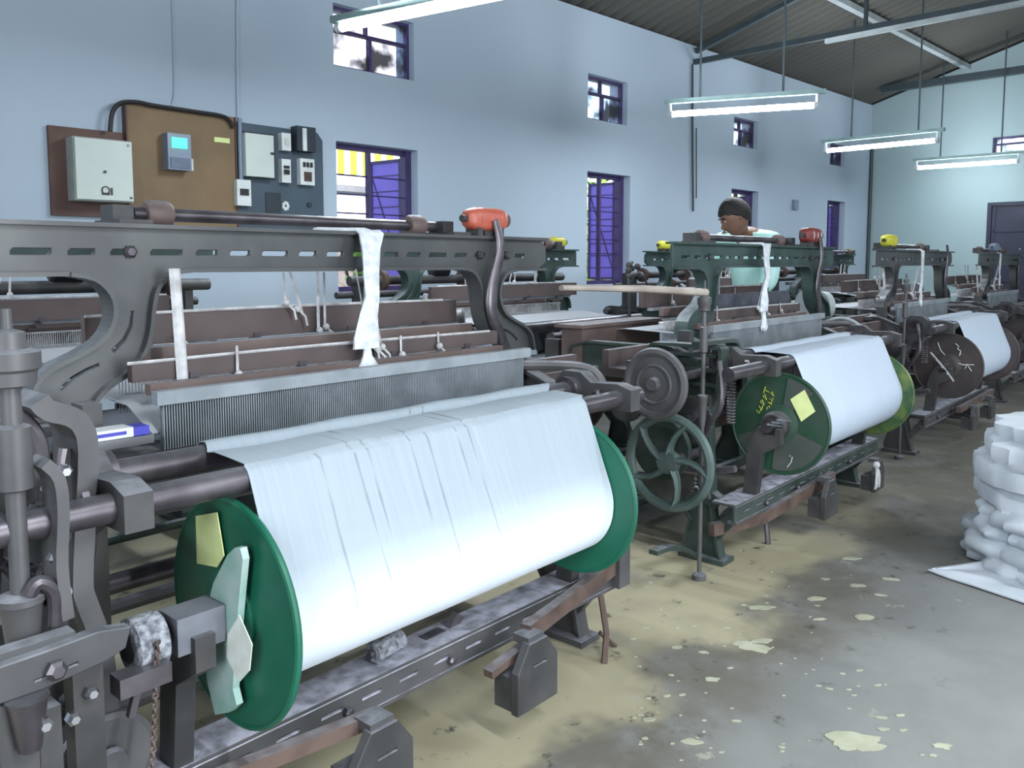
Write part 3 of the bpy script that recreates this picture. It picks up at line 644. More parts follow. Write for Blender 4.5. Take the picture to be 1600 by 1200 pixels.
def make_loom(s0, label, W=1.12, T0=1.62, arch_c=.69, arch_T=2.0, archmat='arch_iron', frmat='iron', group='power looms in the row by the aisle', detail=2, arch_L=.945, post_t=1.3, post_s=-.4, lamp=False):
    s1 = s0+W; root = empty('power_loom', (s0+W/2, 1.9, 0), label, 'power loom', group)
    sl, sr = s0-.24, s1+.24
    make_arch(root, s0+arch_c, arch_T, archmat, arch_L)
    # seats that carry the arch legs on the side frames
    for sg in (-1, 1):
        mb = MB(); x = s0+arch_c+sg*.80; tgt = sl if sg < 0 else sr
        mb.box((min(x,tgt)-.07, arch_T-.05, .868), (max(x,tgt)+.07, arch_T+.05, .892)); mb.build('arch_seat', frmat, root)
    side_frame(root, sl, T0, frmat); side_frame(root, sr, T0, frmat)
    # rods the cloth runs over
    mb = MB(); mb.cyl((sl-.02, 1.60, .846), (sr+.04, 1.60, .846), .028, 18); bt = mb.build('breast_roller', 'steel', root)
    mb = MB(); mb.cyl((sl-.30, 1.42, .836), (sr+.06, 1.42, .836), .026, 18); mb.build('front_rod', 'steel', root)
    for s in (sl+.03, sr-.03):
        mb = MB(); mb.prism([(1.37,.80),(1.37,.865),(1.42,.88),(1.52,.875),(1.56,.905),(1.63,.905),(1.66,.87),(1.66,.78),(1.72,.62),(1.66,.60),(1.60,.74),(1.50,.80)], 'x', s-.025, s+.025); bk = mb.build('rod_bracket', 'dark', root)
        mb = MB(); mb.lathe((s-.05, 1.60, .846), (1,0,0), [(0,.043),(.035,.047),(.05,.05),(.1,.05)], 18); mb.build('collar', 'steel', bk)
        bolt(bk, (s-.04, 1.48, .845), (-1,0,0), .018)
    # slotted front rail with its dusty shelf
    sa, sb = s0-.05, s1+.30
    ol = [(sa-.25, .20), (sa-.25, .262), (sb, .262), (sb, .20)]
    mb = curve_plate('rail', ol, [slot_hole(sa-.18+k*.115, sa-.18+k*.115+.06, .235, .010) for k in range(int((sb-sa+.2)/.115))], .010, frmat, root, 1.50, 0)
    rail = mb.build('front_rail', 'rail' if frmat == 'iron' else frmat, root)
    mb = MB(); mb.box((sa-.25, 1.495, .262), (sb, 1.60, .272)); mb.box((sa-.25, 1.49, .190), (sb, 1.53, .200)); mb.build('rail_shelf', 'rail', rail)
    for k in range(4): bolt(rail, (sa+.02+k*.33, 1.492, .225), (0,-1,0), .012)
    for s in (sl, sr):
        mb = MB(); bar(mb, (s, 1.60, .25), (s, 1.70, .30), .05, .06); bar(mb, (s, 1.52, .22), (s, 1.66, .04), .03, .04); mb.build('rail_bracket', frmat, root)
    # beam brackets that carry the cloth roller
    for s, d in ((s0-.085, -1), (s1+.085, 1)):
        mb = MB(); mb.prism([(1.40,.50),(1.40,.565),(1.425,.565),(1.425,.535),(1.475,.535),(1.475,.565),(1.50,.565),(1.54,.49),(1.56,.272),(1.50,.272),(1.48,.45)], 'x', s-.02, s+.02); mb.build('roller_bracket', 'dark', root)
    # bottom cross ties
    mb = MB()
    for t, z in ((1.78,.30),(2.30,.30),(2.1,.12)): mb.cyl((sl, t, z), (sr, t, z), .022, 8)
    mb.build('cross_tie', frmat, root)
    mb = MB(); mb.cyl((sl-.1, 1.95, .50), (sr+.1, 1.95, .50), .024, 10); sh = mb.build('crank_shaft', 'steel', root)
    for f in (.2, .5, .8):
        g = MB(); c = s0+W*f; g.prism([(1.90,.42),(2.0,.42),(2.03,.5),(2.0,.58),(1.90,.58),(1.87,.5)], 'x', c-.03, c+.03); g.build('cam', 'rust', sh)
    # sley: wooden race board, reed with its wires, reed cap
    mb = MB(); mb.box((s0-.16, 1.80, .77), (s1+.22, 1.90, .834)); mb.build('race_board', 'dark', root)
    mb = MB(); k = 0; x = s0+.035
    while x < s1+.17: mb.box((x, 1.782, .835), (x+.0022, 1.792, .944)); x += .0062
    mb.build('reed', 'reedcap', root)
    mb = MB(); mb.box((s0+.035, 1.796, .835), (s1+.17, 1.800, .944)); mb.build('reed_backing', mat('reed_backing_grey', (.36,.40,.43), .7, c2=(.50,.54,.57), scale=50), root)  # mottled grey sheet behind the wires
    mb = MB(); mb.box((s0+.02, 1.776, .936), (s1+.2, 1.803, .966)); mb.build('reed_cap', 'reedcap', root)
    for s in (s0-.10, s1+.19):
        mb = MB(); mb.box((s-.02, 1.82, .30), (s+.02, 1.88, .95)); mb.build('sley_sword', 'dark', root)
    # heald shafts
    for nm, t, z0_, z1_, a, b, mm in (('heald_shaft', 1.93, .972, 1.016, s0+.03, s1+.19, 'wood'), ('lower_shaft', 1.885, .944, .970, s0+.05, s1+.17, 'wood2'), ('heald_shaft', 2.06, .998, 1.036, s0+.04, s1+.2, 'wood2'), ('string_bar', 2.125, 1.020, 1.034, s0+.04, s1+.2, 'reedcap'), ('heald_shaft', 2.16, 1.035, 1.115, s0+.02, s1+.22, 'wood')):
        mb = MB(); mb.box((a, t-.012, z0_), (b, t+.012, z1_)); h = mb.build(nm, mm, root)
        for q in (.12,.37,.63,.88): mb = MB(); x = a+(b-a)*q; mb.box((x-.012, t-.016, z0_-.004), (x+.012, t+.016, z0_+.012)); mb.build('shaft_hook', 'steel', h)
    # healds: thin wires below the shafts; and the warp sheet behind them
    for t, z0_, z1_ in ((1.932,.87,.973),(2.062,.88,.986)):
        mb = MB(); x = s0+.06; mb.box((s0+.05, t-.002, z1_-.006), (s1+.13, t+.003, z1_-.002))
        while x < s1+.12: mb.box((x, t, z0_), (x+.002, t+.002, z1_)); x += .008
        mb.build('heald_wires', 'cord', root)
    mb = MB(); g = []
    for t, z in ((1.81,.870),(1.84,.885),(1.93,.92),(2.06,.925),(2.25,.93),(2.50,.90)): g.append([(s0+.02+(W+.08)*k/8, t, z) for k in range(9)])
    mb.sheet(g, .003); mb.build('warp_threads', 'warpsheet', root)
    # warp beam at the back
    mb = MB(); mb.cyl((s0-.1, 2.47, .60), (s1+.15, 2.47, .60), .12, 28); wb = mb.build('warp_beam', 'warp', root)
    for s in (s0-.1, s1+.15):
        g = MB(); g.lathe((s-.01, 2.47, .60), (1,0,0), [(0,.19),(.02,.19)], 36); g.build('beam_disc', 'flange_brown', wb)
    mb = MB(); mb.cyl((sl, 2.50, .885), (sr, 2.50, .885), .028, 12); mb.build('back_rest', 'steel', root)
    for s in (sl, sr): mb = MB(); mb.box((s-.02, 2.36, .60), (s+.02, 2.66, .66)); mb.box((s-.02, 2.44, .66), (s+.02, 2.52, .885)); mb.build('beam_bracket', 'dark', root)
    if detail < 1: return root
    # loose pulley roller and straps on top of the arch
    ca = s0+arch_c; T = arch_T
    a0, a1 = ca-.50, ca+.40
    mb = MB(); mb.cyl((a0-.06, T+.10, 1.372), (a1+.08, T+.10, 1.372), .017, 12); rl = mb.build('top_shaft', 'steel', root)
    for s in (a0, a1-.02):
        g = MB(); g.lathe((s-.03, T+.10, 1.372), (1,0,0), [(0,.030),(.012,.036),(.055,.036),(.066,.030)], 20); g.build('shaft_wheel', 'wood2', rl)
    for s in (a0-.10, a1+.10):
        g = MB(); g.box((s-.04, T-.01, 1.341), (s+.04, T+.13, 1.352)); g.box((s-.025, T+.06, 1.352), (s+.025, T+.13, 1.39)); g.build('bearing_block', 'dark', rl)
    # swan-neck belt guard from the top down behind the right leg
    P = [(ca+.625,T-.045,1.395),(ca+.645,T-.05,1.30),(ca+.61,T-.05,1.185),(ca+.60,T-.05,1.09),(ca+.65,T-.045,.99),(ca+.71,T-.03,.905)]
    mb = MB(); mb.tube(smooth_path(P), [.014+.012*min(1, i/14) for i in range(31)], 10, flat=.5); mb.build('swan_neck_guard', 'steel', root)
    mb = MB(); mb.lathe((ca+.66, T+.20, 1.0), (.7,-.7,0), [(0,.02),(.012,.075),(.03,.08),(.04,.075),(.045,.02)], 28); mb.build('belt_pulley', 'iron', root)
    # cotton cords tied between arch and shafts
    spec = [(.15,.0,1.235,.97,.018),(.735,.0,1.23,1.0,.004),(.762,.0,1.225,.985,.005),(.60,.02,1.225,1.12,.005),(.26,.0,1.12,1.04,.005),(.30,.0,1.04,.955,.005),(.64,.10,1.225,1.10,.006),(.72,.0,1.225,1.03,.007),(.745,.0,1.22,1.04,.006),(.78,.02,1.222,.99,.006),(.93,.0,1.11,1.04,.005),(.86,.0,1.03,.96,.005),(1.02,.0,1.03,.975,.005)]
    for q, lean, za, zb, rr in spec:
        x = s0+q*W/1.12; mb = MB(); t1 = 1.915 if zb < 1.03 else 2.14
        ta = ((T-.036 if rr < .015 else 1.93) if t1 < 2 else 2.135) if za > 1.2 else t1-.006; mb.tube([(x-lean*.2, ta, za), (x, (ta+t1)/2-.004, (za+zb)/2), (x+lean*.2, t1-.006, zb)], rr*.8, 6, flat=.5)
        if rr < .01:
            mb.ball((x, t1-.012, zb+.012), .011, 8, 6); mb.tube([(x, t1-.012, zb+.012), (x+.022, t1-.02, zb-.012), (x+.028, t1-.02, zb-.04)], .0035, 5)
        mb.build('harness_cord', 'cord', root)
    for za in (1.117, 1.018):
        mb = MB(); mb.tube(smooth_path([(s0+.02, 2.145 if za > 1.1 else 1.918, za), (s0+W*.5, 2.14 if za > 1.1 else 1.915, za+.004), (s1+.15, 2.145 if za > 1.1 else 1.918, za)]), .004, 5); mb.build('tie_string', 'cord', root)
    if detail < 2: return root
    # tall screw post with flared cups at the left
    ps, pt = s0+post_s, post_t; pk = 1 if s0 < 1 else .62
    mb = MB(); mb.lathe((ps, pt, 0), (0,0,1), [(0,.045),(.02,.045),(.03,.014),(.60,.014),(.64,.022),(.72,.030),(.725,.034),(.735,.034),(.74,.014),(.90,.014),(.905,.026),(1.00,.026),(1.005,.015),(1.06,.014),(1.065,.036),(1.085,.038),(1.09,.044),(1.115,.044),(1.12,.026),(1.145,.024),(1.15,.008),(1.18,.007)], 20); mb.v = [Vector((ps+(v.x-ps)*pk, pt+(v.y-pt)*pk, v.z)) for v in mb.v]
    mb.build('screw_post', 'iron', root)
    # gear train and levers beside the left frame
    gx = sl-.06
    for (t, z, R, nt, o) in ((1.70,.60,.10,34,0),(1.86,.50,.075,26,-.03),(1.78,.36,.12,40,-.015),(2.02,.64,.09,30,0)):
        g = MB(); gear(g, (gx+o-.02, t, z), (1,0,0), R, .022, nt); g.lathe((gx+o-.05, t, z), (1,0,0), [(0,.02),(.08,.02)], 12); g.build('gear', 'dark', root)
    for P, w in (([(gx-.08,1.58,.72),(gx-.08,1.68,.60),(gx-.08,1.82,.62)],.013),([(gx-.10,1.45,.45),(gx-.08,1.70,.40),(gx-.07,1.95,.46)],.014),([(gx-.06,1.55,.86),(gx-.09,1.52,.70),(gx-.07,1.60,.55),(gx-.07,1.58,.30)],.012)):
        mb = MB(); mb.tube(smooth_path(P,4), w, 8); mb.build('lever', 'steel', root)
    mb = MB(); pth = smooth_path([(gx-.03,1.52,.80),(gx-.05,1.50,.74),(gx-.04,1.50,.62)],3)
    for i in range(14): mb.ring((gx-.05, 1.50, .62+.012*i), (0,0,1), .016, .0035, 12, 5)
    mb.build('spring', 'steel', root)
    # right-hand side bits
    gy = sr+.05
    g = MB(); gear(g, (gy, 1.78, .62), (1,0,0), .11, .02, 36); g.build('gear', 'dark', root)
    g = MB(); gear(g, (gy+.03, 1.70, .42), (1,0,0), .08, .02, 26); g.build('gear', 'dark', root)
    mb = MB(); mb.tube(smooth_path([(sr-.22,1.95,.905),(sr-.05,1.82,.905),(sr+.08,1.66,.90),(sr+.11,1.60,.86),(sr+.10,1.58,.80)],5), .017, 8); mb.build('shuttle_guard', 'iron', root)
    for t in (1.62, 1.70): mb = MB(); mb.tube(smooth_path([(sr+.02,t,.80),(sr+.06,t-.04,.65),(sr+.05,t-.02,.50)],4), .006, 6); mb.build('wire_stay', 'bright_steel', root)
    # shuttle boxes at both ends of the sley
    for a, b in ((s0-.62, s0-.18), (s1+.24, s1+.62)):
        mb = MB(); mb.box((a, 1.80, .80), (b, 1.93, .83)); mb.box((a, 1.90, .83), (b, 1.93, .90)); mb.box((a, 1.80, .83), (b, 1.815, .865)); mb.build('shuttle_box', 'wood', root)
    return root

def cloth_roll(s0, W, label, lf='flange', rf_='flange', Rf=.226, Rc=.152, cm='cloth'):
    T, z = 1.45, .57
    r = empty('cloth_roll', (s0+W/2, T, z), label, 'cloth roll', 'wound cloth rolls at the front of the looms')
    mb = MB(); mb.cyl((s0-.13, T, z), (s0+W+.10, T, z), .022, 14); mb.build('axle', 'steel', r)
    fl = []
    for s, fm, d in ((s0, lf, -1), (s0+W, rf_, 1)):
        mb = MB(); mb.lathe((s-.005, T, z), (1,0,0), [(0,Rf-.006),(.010,Rf-.006)], 72); mb.ring((s, T, z), (1,0,0), Rf-.005, .0075, 72, 8)
        mb.lathe((s, T, z), (d,0,0), [(0,.085),(.012,.085),(.018,.06),(.03,.055)], 28)
        for k in range(0):
            an = PI/4+k*PI/2+.3; a = Vector((s+d*.011, T+.05*math.cos(an), z+.05*math.sin(an))); b = Vector((s+d*.009, T+(Rf-.012)*math.cos(an), z+(Rf-.012)*math.sin(an))); mb.tube([a, b], [.016,.012], 6, flat=.5)
        fl.append(mb.build('flange', fm, r))
    # the cloth wound on the roll and running up over the front rod and the breast roller
    e0, e1 = s0+.008, s0+W-.008; n = 64
    mb = MB(); mb.cyl((e0, T, z), (e1, T, z), Rc, 96); mb.build('wound_cloth', cm, r)
    return r, fl
def fell_cloth(s0, W, label, a_top, b_top, Rc=.153):
    """the single layer from the reed over both rods down to the roll"""
    T, z = 1.45, .57; prof = [(1.665,.835),(1.650,.858),(1.625,.873)]
    for k in range(5): an = PI/2+k*.28; prof.append((1.60+.0305*math.cos(an), .846+.0305*math.sin(an)))
    prof += [(1.54,.866),(1.48,.866)]
    tg = next(a_ for a_ in range(200, 100, -1) if -.03*math.cos(math.radians(a_))+.266*math.sin(math.radians(a_)) >= Rc-.0285)   # tangent angle
    for k in range(8): an = math.radians(92+(tg-92)*k/7); prof.append((1.42+.0285*math.cos(an), .836+.0285*math.sin(an)))
    p_, q_ = prof[-1], (T+(Rc+.0015)*math.cos(math.radians(tg)), z+(Rc+.0015)*math.sin(math.radians(tg)))
    for k in range(1, 5): prof.append((p_[0]+(q_[0]-p_[0])*k/5, p_[1]+(q_[1]-p_[1])*k/5))
    for k in range(16): an = math.radians(tg+k*6); prof.append((T+(Rc+.0015)*math.cos(an), z+(Rc+.0015)*math.sin(an)))
    n = 320 if s0 < 1 else 60; g = []
    for j, (t, zz) in enumerate(prof):
        f = j/(len(prof)-1); row = []
        for i in range(n+1):
            u = i/n; x = s0+.010+(W-.020)*u + (a_top*(1-u)+b_top*u)*max(0, 1-j/12.0)
            wob = (-.004*math.exp(-((u-.50-.004*j)/.004)**2)-.003*math.exp(-((u-.545-.004*j)/.004)**2)-.003*math.exp(-((u-.22-.004*j)/.004)**2)-.003*math.exp(-((u-.26-.004*j)/.004)**2))*(1-f)*(s0 < 1)+.0022*math.sin(u*23+j*.3)*(1-f)+.003*noise.noise(Vector((u*9, j*.35, s0)))*(1 if 3 < j < 17 else .3)
            row.append((x, t-wob if j > 11 else t, zz+(wob*.8+.002 if j <= 11 else 0)))
        g.append(row)
    mb = MB(); mb.sheet(g, .0014); return mb

def label_patch(fn, pts, m, parent, nm='paper_label', th=.002, lab=None):
    """a flat paper lying on a flange face in the plane s = S; fn maps a pixel-free (t,z) pair"""
    S, d = fn; mb = MB(); mb.prism(pts, 'x', S+d*.0, S+d*th); o = mb.build(nm, m, parent)
    if lab: o['label'] = lab
    return o

# ---- loom one, nearest -----------------------------------------------------
A, WA = .82, 1.09
L1 = make_loom(A, 'nearest dark iron power loom, with the orange motor on its top beam', W=WA, arch_c=.687, arch_T=2.0, post_t=1.40, post_s=-.385)
r1, f1 = cloth_roll(A, WA, 'largest white cloth roll with green flanges, on the nearest loom')
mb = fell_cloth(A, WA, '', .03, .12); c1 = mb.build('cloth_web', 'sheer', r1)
at = c1.data.attributes.new('ply_shade', 'FLOAT', 'POINT')
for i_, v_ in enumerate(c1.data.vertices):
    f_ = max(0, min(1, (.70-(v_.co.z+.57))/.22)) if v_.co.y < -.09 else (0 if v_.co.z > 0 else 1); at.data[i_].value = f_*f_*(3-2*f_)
gp = c1.data.attributes.new('missing_threads', 'FLOAT', 'POINT'); nc = 321; nr_ = len(c1.data.vertices)//2//nc
for i_ in range(len(c1.data.vertices)):
    k_ = i_ % (nc*nr_); j_, u_ = k_//nc, (k_ % nc)/320
    g_ = 0
    for u0, d0, j0, j1 in ((.205,.0016,9,24),(.245,.0012,8,20),(.36,.0010,10,21),(.485,.0018,2,19),(.525,.0016,2,24),(.41,.0010,14,24),(.13,.0012,12,26)):
        if j0 <= j_ <= j1 and abs(u_-u0-d0*j_) < .0022 and noise.noise(Vector((j_*.5, u0*50, 2))) >-.12: g_ = .36
    gp.data[i_].value = g_
for u, l in ((.21,.10),(.25,.12),(.50,.14),(.54,.14)):
    pass
FS = A-.006
def q1(px, py): p = onS(px, py, A-.012); return (p.y, p.z)
label_patch((FS-.006,-1), [q1(307,806),q1(340,800),q1(351,868),q1(340,886),q1(309,880)], 'paper_y', f1[0], lab='pale yellow paper label')
cres = [q1(*p) for p in ((384,851),(372,862),(350,905),(338,950),(334,1000),(340,1060),(352,1110),(374,1106),(386,1095),(380,1070),(384,1000),(390,930),(396,870),(392,852))]
mb = MB(); mb.prism(cres, 'x', A-.034, A-.020); mb.build('counter_plate', 'mint', f1[0]); f1[0].children[-1]['label'] = 'dusty mint painted crescent plate'
label_patch((A-.0345,-1), [q1(374,985),q1(392,955),q1(412,1000),q1(408,1040),q1(392,1058),q1(372,1020)], 'paper_w', f1[0])
mb = MB(); mb.box((A-.13, 1.415, .535), (A-.035, 1.485, .605)); mb.build('square_hub', 'hub', r1)
# ratchet and chain at the roll's left end
t_ = empty('ratchet_ring', (A-.17, 1.45, .57), 'lint covered ring on the left end of the nearest cloth roll axle', 'ratchet ring')
mb = MB(); mb.lathe((A-.205, 1.45, .57), (1,0,0), [(0,.040),(0.004,.050),(.056,.050),(.06,.040)], 32); mb.build('ring_body', 'lint', t_)
mb = MB(); mb.lathe((A-.207, 1.45, .57), (1,0,0), [(0,.028),(.003,.028)], 20); mb.build('ring_bore', 'blackp', t_)
mb = MB()
p0 = onT(246, 1004, 1.395); p1 = onT(238, 1215, 1.36)
n = 26
for i in range(n):
    c = p0.lerp(p1, i/(n-1)); mb.ring(c, (1,0,0) if i % 2 else (0,1,0), .0045, .0022, 10, 5)
bot = mb
while c.z > .03:
    c = c-Vector((0,0,.0085)); i += 1; mb.ring(c, (1,0,0) if i % 2 else (0,1,0), .0045, .0022, 10, 5)
tag(mb.build('chain', 'rust'), 'thin link chain hanging from the ring beside the nearest flange', 'chain')
# slotted arm bars, curved bracket and disc in the lower left corner: parts of loom one
mb = curve_plate('arm', [tuple(onT(*p, 1.33).xz) for p in ((-40,1052),(-40,1106),(60,1072),(160,1028),(190,1008),(197,978),(150,985),(60,1018))], [[tuple(onT(*p, 1.33).xz) for p in ((48,1058),(48,1063),(118,1034),(118,1028))]], .022, 'iron', L1, 1.33, 0)
mb.build('slotted_arm', 'iron', L1)
bolt(L1, onT(85, 1045, 1.318), (0,-1,0), .016)
mb = MB(); bar(mb, onT(-40,1040,1.35), onT(112,992,1.35), .03, .022); mb.build('flat_bar', 'iron', L1)
P = [tuple(onT(*p, 1.52).xz) for p in ((44,622),(60,637),(92,645),(112,662),(120,700),(116,800),(112,900),(118,930),(138,985),(150,1060),(152,1190))]
mb = MB(); mb.ribbon(smooth2(P), 'y', 1.47, 1.58, .034); mb.build('curved_bracket', 'iron', L1)
P = [tuple(onT(*p, 1.40).xz) for p in ((60,720),(82,745),(88,800),(86,880),(96,960))]
mb = MB(); mb.ribbon(smooth2(P), 'y', 1.37, 1.43, .018); mb.build('inner_bracket', 'iron', L1)
c = onT(170, 1190, 1.46); mb = MB(); mb.lathe((c.x, 1.46, c.z), (0,1,0), [(0,.075),(.004,.085),(.02,.085)], 40); mb.lathe((c.x, 1.45, c.z), (0,-1,0), [(0,.03),(.012,.026)], 16); mb.build('cover_disc', 'iron', L1)
for px, y0, y1, w, t in ((20,1090,1210,.026,1.34),(128,1010,1210,.024,1.42),(70,1100,1210,.016,1.36)):
    a = onT(px, y0, t); b = onT(px, y1, t); b.z = 0 if y1 > 1200 else b.z; mb = MB(); mb.box((a.x-w, t-.02, b.z), (a.x+w, t+.02, a.z)); mb.build('upright', 'dark', L1)
c = onT(45, 1130, 1.31); mb = MB(); mb.lathe((c.x, 1.31, c.z-.04), (0,0,1), [(0,.016),(.07,.026),(.08,.030)], 16); mb.build('oil_cup', 'steel', L1)
mb = MB(); a = onT(232,990,1.40); mb.box((a.x-.06, 1.38, .60-.085), (a.x+.03, 1.42, .60-.05)); bar(mb, onT(218,1060,1.40), onT(204,1120,1.40), .012, .012); mb.build('pawl', 'steel', L1)
for (px, py, t, R, nt) in ((60,830,1.48,.05,22),(30,1010,1.5,.07,30),(90,1090,1.5,.045,20),(15,760,1.5,.045,20)):
    c = onT(px, py, t); g = MB(); gear(g, c, (.25,-1,0), R, .02, nt); g.lathe(c, (.25,-1,0), [(0,.014),(.035,.014)], 10); g.build('gear', 'dark', L1)
for pts, t, w in (([(5,640),(40,660),(62,700),(60,780)],1.50,.014),([(60,900),(82,905),(96,940),(90,1000)],1.44,.014),([(0,880),(22,900),(60,985)],1.52,.010),([(100,700),(88,760),(70,800),(66,880)],1.50,.010),([(45,930),(60,910),(84,925),(86,975)],1.38,.012)):
    mb = MB(); mb.tube(smooth_path([onT(x, y, t) for x, y in pts], 5), w, 9); mb.build('linkage', 'steel', L1)
for px, py, t in ((84,870,1.40),(70,760,1.46),(112,1120,1.40),(140,1080,1.40),(66,1130,1.31),(98,735,1.46)):
    bolt(L1, onT(px, py, t), (0,-1,0), .012, 'bright_steel')
for k in range(9):
    c = onT(random.uniform(10,150), random.uniform(720,960), 1.46); mb = MB(); mb.ball(c, random.uniform(.010,.02), 9, 6, (1.2,1,.8)); mb.build('lint_tuft', 'lint', L1)
    break
# blue and white box on the fell at left
o = empty('shuttle_packet', onT(170, 685, 1.76), 'small blue and white plastic packet lying by the reed of the nearest loom', 'packet')
a = onT(128, 668, 1.76); b = onT(205, 684, 1.76); mb = MB(); mb.box((a.x, 1.74, .885), (a.x+.095, 1.79, .905)); mb.build('packet_body', 'whitepl', o)
mb = MB(); mb.box((a.x+.095, 1.742, .885), (a.x+.13, 1.788, .903)); mb.build('packet_end', 'blue', o)
mb = MB(); mb.box((a.x+.02, 1.7385, .892), (a.x+.08, 1.7398, .899)); mb.build('blue_band', 'blue', o)
mb = MB(); mb.box((A-.19, 1.735, .866), (A-.01, 1.80, .884)); mb.build('temple_bar', 'bright_steel', L1)
# small motor-like fitting on the rail shelf
o = empty('lint_bobbin', (A+.58, 1.545, .272), 'small spool wrapped in white lint lying on the front rail of the nearest loom', 'spool')
c = onT(608, 1012, 1.545); mb = MB(); mb.lathe((c.x-.05, 1.545, .30), (1,.15,0), [(0,.022),(.008,.030),(.016,.022),(.03,.024),(.07,.025),(.084,.022),(.092,.030),(.10,.020)], 18); mb.build('spool_body', 'lint', o)
mb = MB(); mb.cyl((c.x-.065, 1.543, .30), (c.x+.062, 1.562, .30), .010, 10); mb.build('spindle', 'steel', o)
mb = MB(); bar(mb, onT(700,990,1.56), onT(716,960,1.56), .02, .03); bar(mb, onT(660,1000,1.56), onT(690,985,1.56), .03, .01); mb.build('rail_lug', 'steel', L1)

# hook plate weights -------------------------------------------------------------
def counterweight(cx, ct, zb, sc, label, tan=False):
    """casting with a hooded top and a slot, hung on a flat lever"""
    r = empty('counterweight', (cx, ct, zb), label, 'counterweight', 'cast counterweights hung below the front rails')
    w, h, d = .058*sc, .128*sc, .036*sc
    ol = [(cx-w,zb),(cx+w,zb),(cx+w,zb+h*.66),(cx+w*.45,zb+h),(cx-w*.45,zb+h),(cx-w,zb+h*.62)]
    mb = curve_plate('w', ol, [[(cx-w*.25,zb+h*.62),(cx+w*.45,zb+h*.62),(cx+w*.45,zb+h*.67),(cx-w*.25,zb+h*.67)]], .016*sc, 'iron', r, ct-d*.5, 0); mb.build('face_plate', 'dark', r)
    mb = MB(); mb.box((cx-w*.98, ct-d*.5, zb+.002), (cx+w*.9, ct+d*1.0, zb+h*.52)); mb.build('weight_block', 'dark', r)
    mb = MB(); mb.box((cx-w*.4, ct-d*.6, zb+h*.96), (cx+w*.4, ct+d*.5, zb+h*1.08)); mb.build('hanger_hook', 'iron', r)
    return r
cw = onT(820, 1108, 1.36); counterweight(cw.x+.012, 1.36, .10, 1.35, 'grey cast weight hanging in front of the middle of the nearest loom rail')
cw2 = onT(585, 1230, 1.34); counterweight(cw2.x, 1.34, .105, 1.35, 'dark cast weight cut off by the bottom edge of the photo')
# weight levers of loom one
mb = MB(); bar(mb, (cw.x+.02, 1.375, .275), (A+WA+.32, 1.50, .265), .030, .045); bar(mb, (cw.x-.12, 1.38, .215), (cw.x+.04, 1.38, .24), .03, .02); mb.build('weight_lever', 'rust', L1)
mb = MB(); bar(mb, (cw2.x+.02, 1.355, .275), (cw2.x-.55, 1.50, .24), .030, .03); mb.build('weight_lever', 'rust', L1)
mb = MB(); mb.box((A+WA+.27, 1.46, .20), (A+WA+.33, 1.56, .35)); mb.build('end_lug', 'iron', L1)
mb = MB(); a = A+WA+.22; mb.tube([(a, 1.50, .20), (a-.02, 1.46, .08), (a-.06, 1.44, .0)], .010, 6); mb.tube([(a, 1.50, .06), (a+.06, 1.48, .0)], .008, 6); mb.build('treadle_foot', 'rust', L1)

# yarn hanks draped over the arches ------------------------------------------------
def hank(pts, T, label, w0=.030, tass=.05, back=None):
    """a strip of white cloth/yarn: lies over the arch, hangs in front of it and flares into a tassel"""
    r = empty('white_yarn_hank', (pts[0][0], T, 1.342), label, 'yarn hank')
    P = [Vector((x, T, z)) for x, z in pts]; n = len(P); ws = [w0*(1.25-.55*math.sin(PI*min(1, i/(n-1)*1.15))) for i in range(n)]
    g = []
    for p, w in zip(P, ws): dy = -.075*min(1, (pts[0][1]-p.z)/.2); kk = (T+dy)/T; g.append([(p.x*kk+w*(k/6-.5)*2, T+dy-.008*math.cos((k/6-.5)*PI)-.004*math.sin(k*2.1+p.z*40), H+(p.z-H)*kk) for k in range(7)])
    # over the top edge
    x0, z0 = pts[0]; top = [[(x0+w0*1.25*(k/6-.5)*2-(.10 if j == 0 else .02 if j == 1 else 0), T+.085-.035*j, 1.3455 + .004*math.sin(k)) for k in range(7)] for j in range(3)]
    mb = MB(); mb.sheet(top+g, .007); mb.build('hanging_strip', 'yarn', r)
    kk = (T-.075)/T; e = Vector((P[-1].x*kk, T, H+(P[-1].z-H)*kk)); mb = MB(); N = 16; prof = [(.012,.0),(.016,-.02),(tass*.6,-.05),(tass*.85,-.075),(tass*.75,-.09),(.01,-.095)]
    vs = []
    for rr, dz in prof:
        for k in range(N): an = 2*PI*k/N; q = rr*(1+.13*math.sin(k*3.3+dz*90)); vs.append((e.x+q*math.cos(an), T-.083+.5*q*math.sin(an), e.z+dz*(1+.12*math.sin(k*2.7))))
    mb.add(vs, [(i*N+k, i*N+(k+1) % N, (i+1)*N+(k+1) % N, (i+1)*N+k) for i in range(len(prof)-1) for k in range(N)], True); mb.build('tassel', 'yarn', r)
    return r
hank([(1.587,1.335),(1.582,1.29),(1.587,1.22),(1.583,1.15),(1.572,1.09),(1.563,1.03),(1.560,.995)], 1.955, 'long white yarn hank with a frayed tassel, hanging over the nearest loom top beam', .036, .058)

